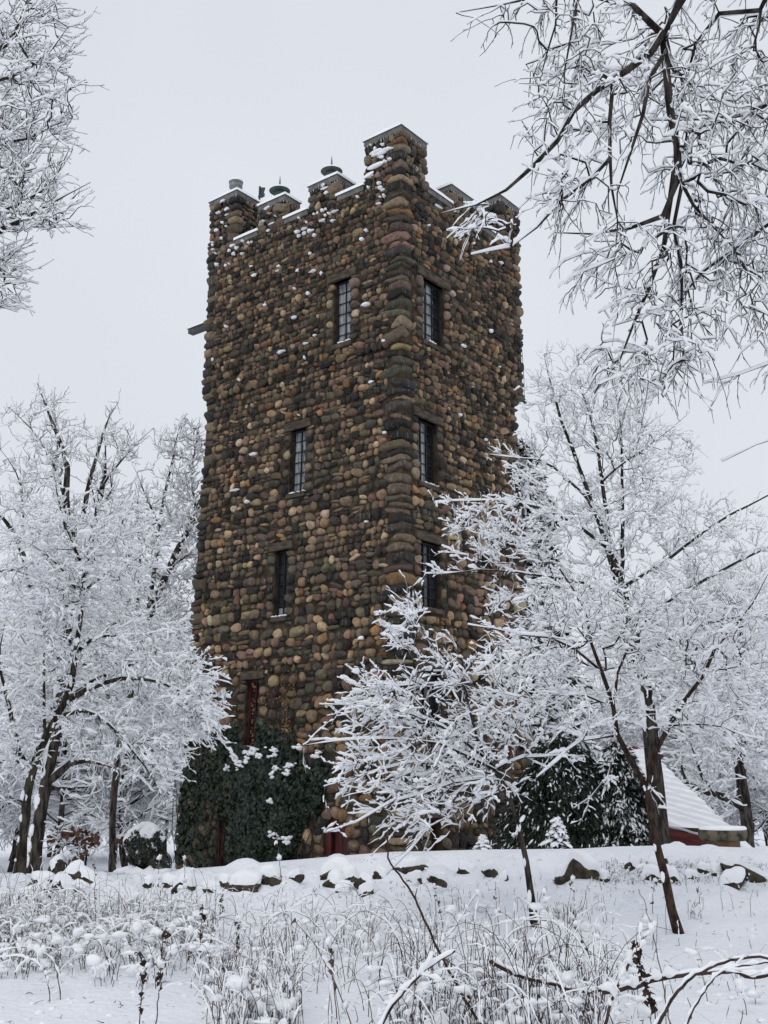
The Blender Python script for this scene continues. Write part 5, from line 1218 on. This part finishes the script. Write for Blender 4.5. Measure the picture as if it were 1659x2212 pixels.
def litter():
    r = np.random.default_rng(88); N = 700; B = np.array([ground_hit(x, y) for x, y in zip(r.uniform(-40, 1700, N), 1850+380*r.random(N)**1.3)]); a = r.uniform(0, 6.28, N)
    D = np.stack([np.cos(a), np.sin(a), r.uniform(-.1, .5, N)], 1); P = spray(r, B, D, r.uniform(.01, .07, N), 4); mb = MB(); tubes(mb, P, np.linspace(1, .6, 4)[None]*r.uniform(.001, .0035, (N, 1)), 3, cap=False)
    tag(mb.build('twig_litter', M['weed_dark']), 'dark twig scraps and bark litter scattered over the snow', 'litter', kind='stuff')
    mb = MB(); V, T = ICO[1]
    for x, y in zip(r.uniform(-40, 1700, 420), 1850+380*r.random(420)):
        p = ground_hit(x, y); e = r.uniform(.008, .035); mb.add(V*np.array([e*1.3, e, e*.7])*r.uniform(.6, 1.3, (len(V), 1))+p, T=T)
    tag(mb.build('fallen_snow', M['snow']), 'clumps of snow fallen from the branches onto the ground', 'snow', kind='stuff')
litter()
grass_patch('dry_grass', 'short grass tips poking through the snow bank', [(0, 1900, 1659, 1945)], 160, 45, .10, arch=.3, s0=.005)
grass_patch('dry_grass', 'snowy grass fringe at the right edge of the bank', [(1300, 1868, 1659, 1915)], 500, 46, .10, arch=.6, s0=.011)

def stalk(name, label, pts, Y, r0, r1, m, cat, s0=.008, leafs=0, seed=0, group=None, lumps=0, fork=0):
    r = np.random.default_rng(seed+900)
    b = ground_hit(*pts[0]) if Y is None else at(*pts[0], Y); Yb = b[1]
    P = np.array([at(x, y, Yb) for x, y in pts]); 
    if Y is None: P[0, 2] -= .03
    q = smooth_poly(P, 2); n = max(8, len(q)); q = resample(q, n); q += r.normal(size=q.shape)*.003; q[:, 1] += np.cumsum(r.normal(size=n)*.004)
    root = empty(name, q[0], label, cat, group); R = np.linspace(r0, r1, n); mb = MB(); tubes(mb, q[None], R[None], 6)
    sn = MB(); lump = np.clip(r.normal(.9, .5, n), .05, 2); s = s0*lump
    T = nrm(np.gradient(q, axis=0)); h = np.sqrt(1-T[:, 2]**2); tubes(sn, q[None], np.maximum(R, s*.8)[None]*(.4+.55*h)[None], 5, R2=(s*(.25+.75*h))[None], off=(R*.6+s*.5)[None])
    if fork:
        k = r.integers(n//3, n-1, fork); D = nrm(T[k]+r.normal(size=(fork, 3))*.6); Pf = spray(r, q[k], D, r.uniform(.06, .22, fork), 5, .05); Rf = np.linspace(1, .5, 5)[None]*np.full((fork, 1), r1*.8); tubes(mb, Pf, Rf, 4)
        ss = s0*r.uniform(.3, 1.3, (fork, 5)); tubes(sn, Pf, ss*.8, 5, R2=ss, off=ss*.6)
    mb.build('stem', M[m], root); sn.build('snow', M['snow_twig'], root)
    if leafs:
        k = r.integers(n//3, n, leafs); lm = MB(); leaves(lm, q[k]+r.normal(size=(leafs, 3))*.012, r.normal(size=(leafs, 3)), r.uniform(.018, .045, leafs), r, np.ones((leafs, 3)), long=1.5); lm.C = []; lm.build('seed_head', M['weed_dark' if m != 'weed' else 'weed'], root)
    if lumps:
        V, T_ = ICO[2]; lm = MB()
        for k in r.integers(n//4, n, lumps):
            e = r.uniform(.5, 1.3); Pv = V*np.array([.020*e, .018*e, .026*e])*(1+.4*np.sin(V @ r.normal(size=3)*3+r.uniform(0, 6))[:, None]+.2*np.sin(V @ r.normal(size=3)*6)[:, None]); lm.add(Pv+q[k]+[0, 0, .01], T=T_)
        lm.build('snow_lump', M['snow'], root)
    return root
S = stalk
S('bare_cane', 'long thin dark cane leaning up from the lower edge before the red door', [(1048, 2230), (1010, 2170), (955, 2070), (905, 1960), (875, 1905), (845, 1870), (836, 1850), (840, 1790)], 7.6, .011, .006, 'weed_dark', 'stem', s0=.003, fork=2, seed=1)
S('fallen_branch', 'curved purple-brown branch arching over the lower right corner', [(1400, 2260), (1425, 2200), (1460, 2140), (1500, 2105), (1560, 2080), (1620, 2064), (1665, 2072), (1720, 2090)], 6.4, .013, .007, 'bramble', 'branch', s0=.010, seed=2)
S('fallen_branch', 'dark branch lying level across the snow at the lower right', [(1300, 2142), (1380, 2130), (1440, 2110), (1530, 2100), (1600, 2098), (1612, 2112), (1660, 2104), (1720, 2098)], 6.8, .016, .012, 'weed_dark', 'branch', s0=.022, seed=3)
S('snowy_stem', 'snow-plastered upright stem with crooked top at lower right', [(1302, 2250), (1312, 2180), (1335, 2130), (1355, 2085), (1380, 2040), (1408, 2008)], 6.6, .010, .006, 'bramble', 'stem', s0=.016, fork=4, lumps=10, seed=4)
S('tall_weed', 'dead weed with dark red seed clusters at lower right', [(1425, 2250), (1415, 2190), (1400, 2150), (1388, 2110), (1378, 2070), (1372, 2035)], 6.5, .004, .002, 'weed_dark', 'weed', leafs=60, seed=5, s0=.004, lumps=1)
S('tall_weed', 'thin straight weed beside the snow-plastered stem', [(1455, 2240), (1440, 2170), (1425, 2090), (1412, 2020), (1390, 1945), (1378, 1920)], 6.8, .004, .002, 'weed', 'weed', seed=6, s0=.004, fork=2)
S('fallen_branch', 'thin grey forked stem slanting over the branch at the lower right', [(1470, 2250), (1490, 2190), (1530, 2130), (1560, 2100), (1600, 2085), (1680, 2078)], 6.2, .007, .005, 'bramble', 'branch', s0=.008, fork=3, seed=7)
S('fallen_branch', 'dark snow-topped branch slanting up from the bottom middle', [(815, 2230), (850, 2170), (890, 2120), (940, 2080), (985, 2055)], 6.9, .010, .006, 'weed_dark', 'branch', s0=.018, seed=8, fork=2)
S('fallen_branch', 'thick snow-covered branch lying in the canes right of the bottom middle', [(1060, 2075), (1120, 2110), (1180, 2120), (1260, 2145), (1310, 2135)], 7.6, .016, .010, 'weed_dark', 'branch', s0=.020, seed=9)
k = 0
for (pts, lab) in (([(300, 2240), (303, 2150), (308, 2090), (300, 2060)], 'short dark seed stalk at the bottom left, left of a taller one'), ([(336, 2230), (342, 2150), (348, 2080), (352, 2030), (358, 2010)], 'taller knobby dark stalk beside the short one at the bottom left'),
                   ([(620, 2060), (618, 2010), (614, 1950), (608, 1900), (600, 1830), (596, 1800)], 'tall snowy weed stalk in front of the ivy'), ([(205, 2050), (206, 1980), (204, 1930), (205, 1890), (203, 1860)], 'straight grey weed rising in front of the left heap of boulders'),
                   ([(345, 1975), (348, 1920), (342, 1880), (345, 1855)], 'snowy weed stalk in front of the round bush'), ([(395, 2000), (400, 1930), (398, 1880), (396, 1855)], 'feathery snowy weed at the tower\'s left foot'), ([(475, 1990), (478, 1945), (482, 1920)], 'dark seed stalk below the wide brown boulder'), ([(432, 2120), (433, 2060), (435, 1990), (440, 1960)], 'dark beaded stalk in the middle of the lower left'),
                   ([(510, 2090), (512, 2040), (516, 1990)], 'dark seed stalk above the dense thicket at the bottom'), ([(1245, 2010), (1243, 1960), (1236, 1900)], 'weed with broken tip right of the snowy sapling\'s foot'), ([(1410, 1975), (1408, 1940), (1415, 1905)], 'forked pale weed just left of the forked sapling'), ([(1515, 1985), (1510, 1940), (1508, 1915)], 'thin pale weed right of the forked sapling'),
                   ([(735, 2240), (722, 2140), (712, 2060), (697, 1985)], 'long pale weed leaning left at the bottom middle'), ([(770, 2240), (730, 2130), (680, 2040), (640, 1990)], 'long arching pale stalk at the bottom middle'), ([(960, 2010), (950, 1960), (935, 1905)], 'thin weed below the sapling\'s low branches'), ([(1080, 2020), (1072, 1960), (1070, 1905)], 'upright thin weed left of the snowy sapling'), ([(1290, 2110), (1265, 2040), (1235, 1985)], 'thin slanted weed below the boulder pair')):
    S('tall_weed', lab, pts, None, .0045, .0022, 'weed_dark' if 'dark' in lab else 'weed', 'weed', leafs=26 if ('dark' in lab) else 6, s0=.006 if 'snowy' not in lab else .013, lumps=7 if 'snowy' in lab else 1, seed=20+k, fork=2); k += 1
for (pts, lab) in (([(130, 2160), (125, 2090), (95, 2055), (40, 2045), (-20, 2060)], 'outer of the arching grass blades at the lower left edge'), ([(112, 2165), (95, 2090), (50, 2065), (-20, 2070)], 'inner arching grass blade at the lower left edge'),
                   ([(585, 2060), (560, 2010), (610, 1960), (680, 1985), (720, 2060), (760, 2120)], 'wide arching cane in front of the weed stalk below the ivy'), ([(880, 2090), (850, 2000), (790, 1960), (740, 1995), (710, 2050)], 'arching cane below the flat boulder, right of the middle'), ([(1175, 2080), (1230, 1990), (1110, 1985), (1040, 2010), (1010, 1990)], 'bent cane with a dangling dead leaf left of the snowy sapling'),
                   ([(470, 2030), (455, 1985), (420, 1985), (380, 2020)], 'small arched cane at the right end of the tangled grass'), ([(640, 2110), (520, 2060), (440, 2020), (372, 2005)], 'straight broken stalk slanting across the tangled grass'), ([(905, 2080), (980, 2010), (1010, 1960), (1030, 1930)], 'snow-lined straight cane rising to the right in the middle'), ([(1240, 2110), (1190, 2000), (1175, 1930)], 'dark cane behind the bare long one')):
    S('arching_cane', lab, pts, None, .005, .0025, 'bramble' if 'cane' in lab else 'weed', 'cane', s0=.011, lumps=5, seed=60+k, fork=2); k += 1
# clumps of broken reeds by the two saplings
def tuft(label, x, y, n, seed, h=.22):
    r = np.random.default_rng(seed); b = ground_hit(x, y); root = empty('grass_tuft', b, label, 'grass tuft', 'broken grass tufts on the slope'); N = n
    B = b+r.normal(size=(N, 3))*[.05, .05, 0]; D = nrm(np.array([0, 0, 1.0])+r.normal(size=(N, 3))*.22); P = spray(r, B, D, r.uniform(.4, 1, N)*h, 5, .06); mb = MB(); tubes(mb, P, np.full((N, 5), .0035), 4); mb.build('blade', M['weed'], root)
    sn = MB(); s = .008*r.uniform(.2, 1.6, (N, 5)); tubes(sn, P, s*.8, 5, R2=s, off=s*.5); sn.build('snow', M['snow_twig'], root)
tuft('broken brown reed tuft right of the snowy sapling, taller of two', 1238, 1995, 34, 81, .26); tuft('broken brown reed tuft next to the snowy sapling\'s foot', 1205, 1985, 26, 82, .17); tuft('pale broken reed tuft right of the forked sapling', 1500, 1985, 12, 83, .24)
for o in list(scene.objects):
    if o.type == 'MESH' and o.parent is None and 'kind' not in o: print('untagged', o.name)
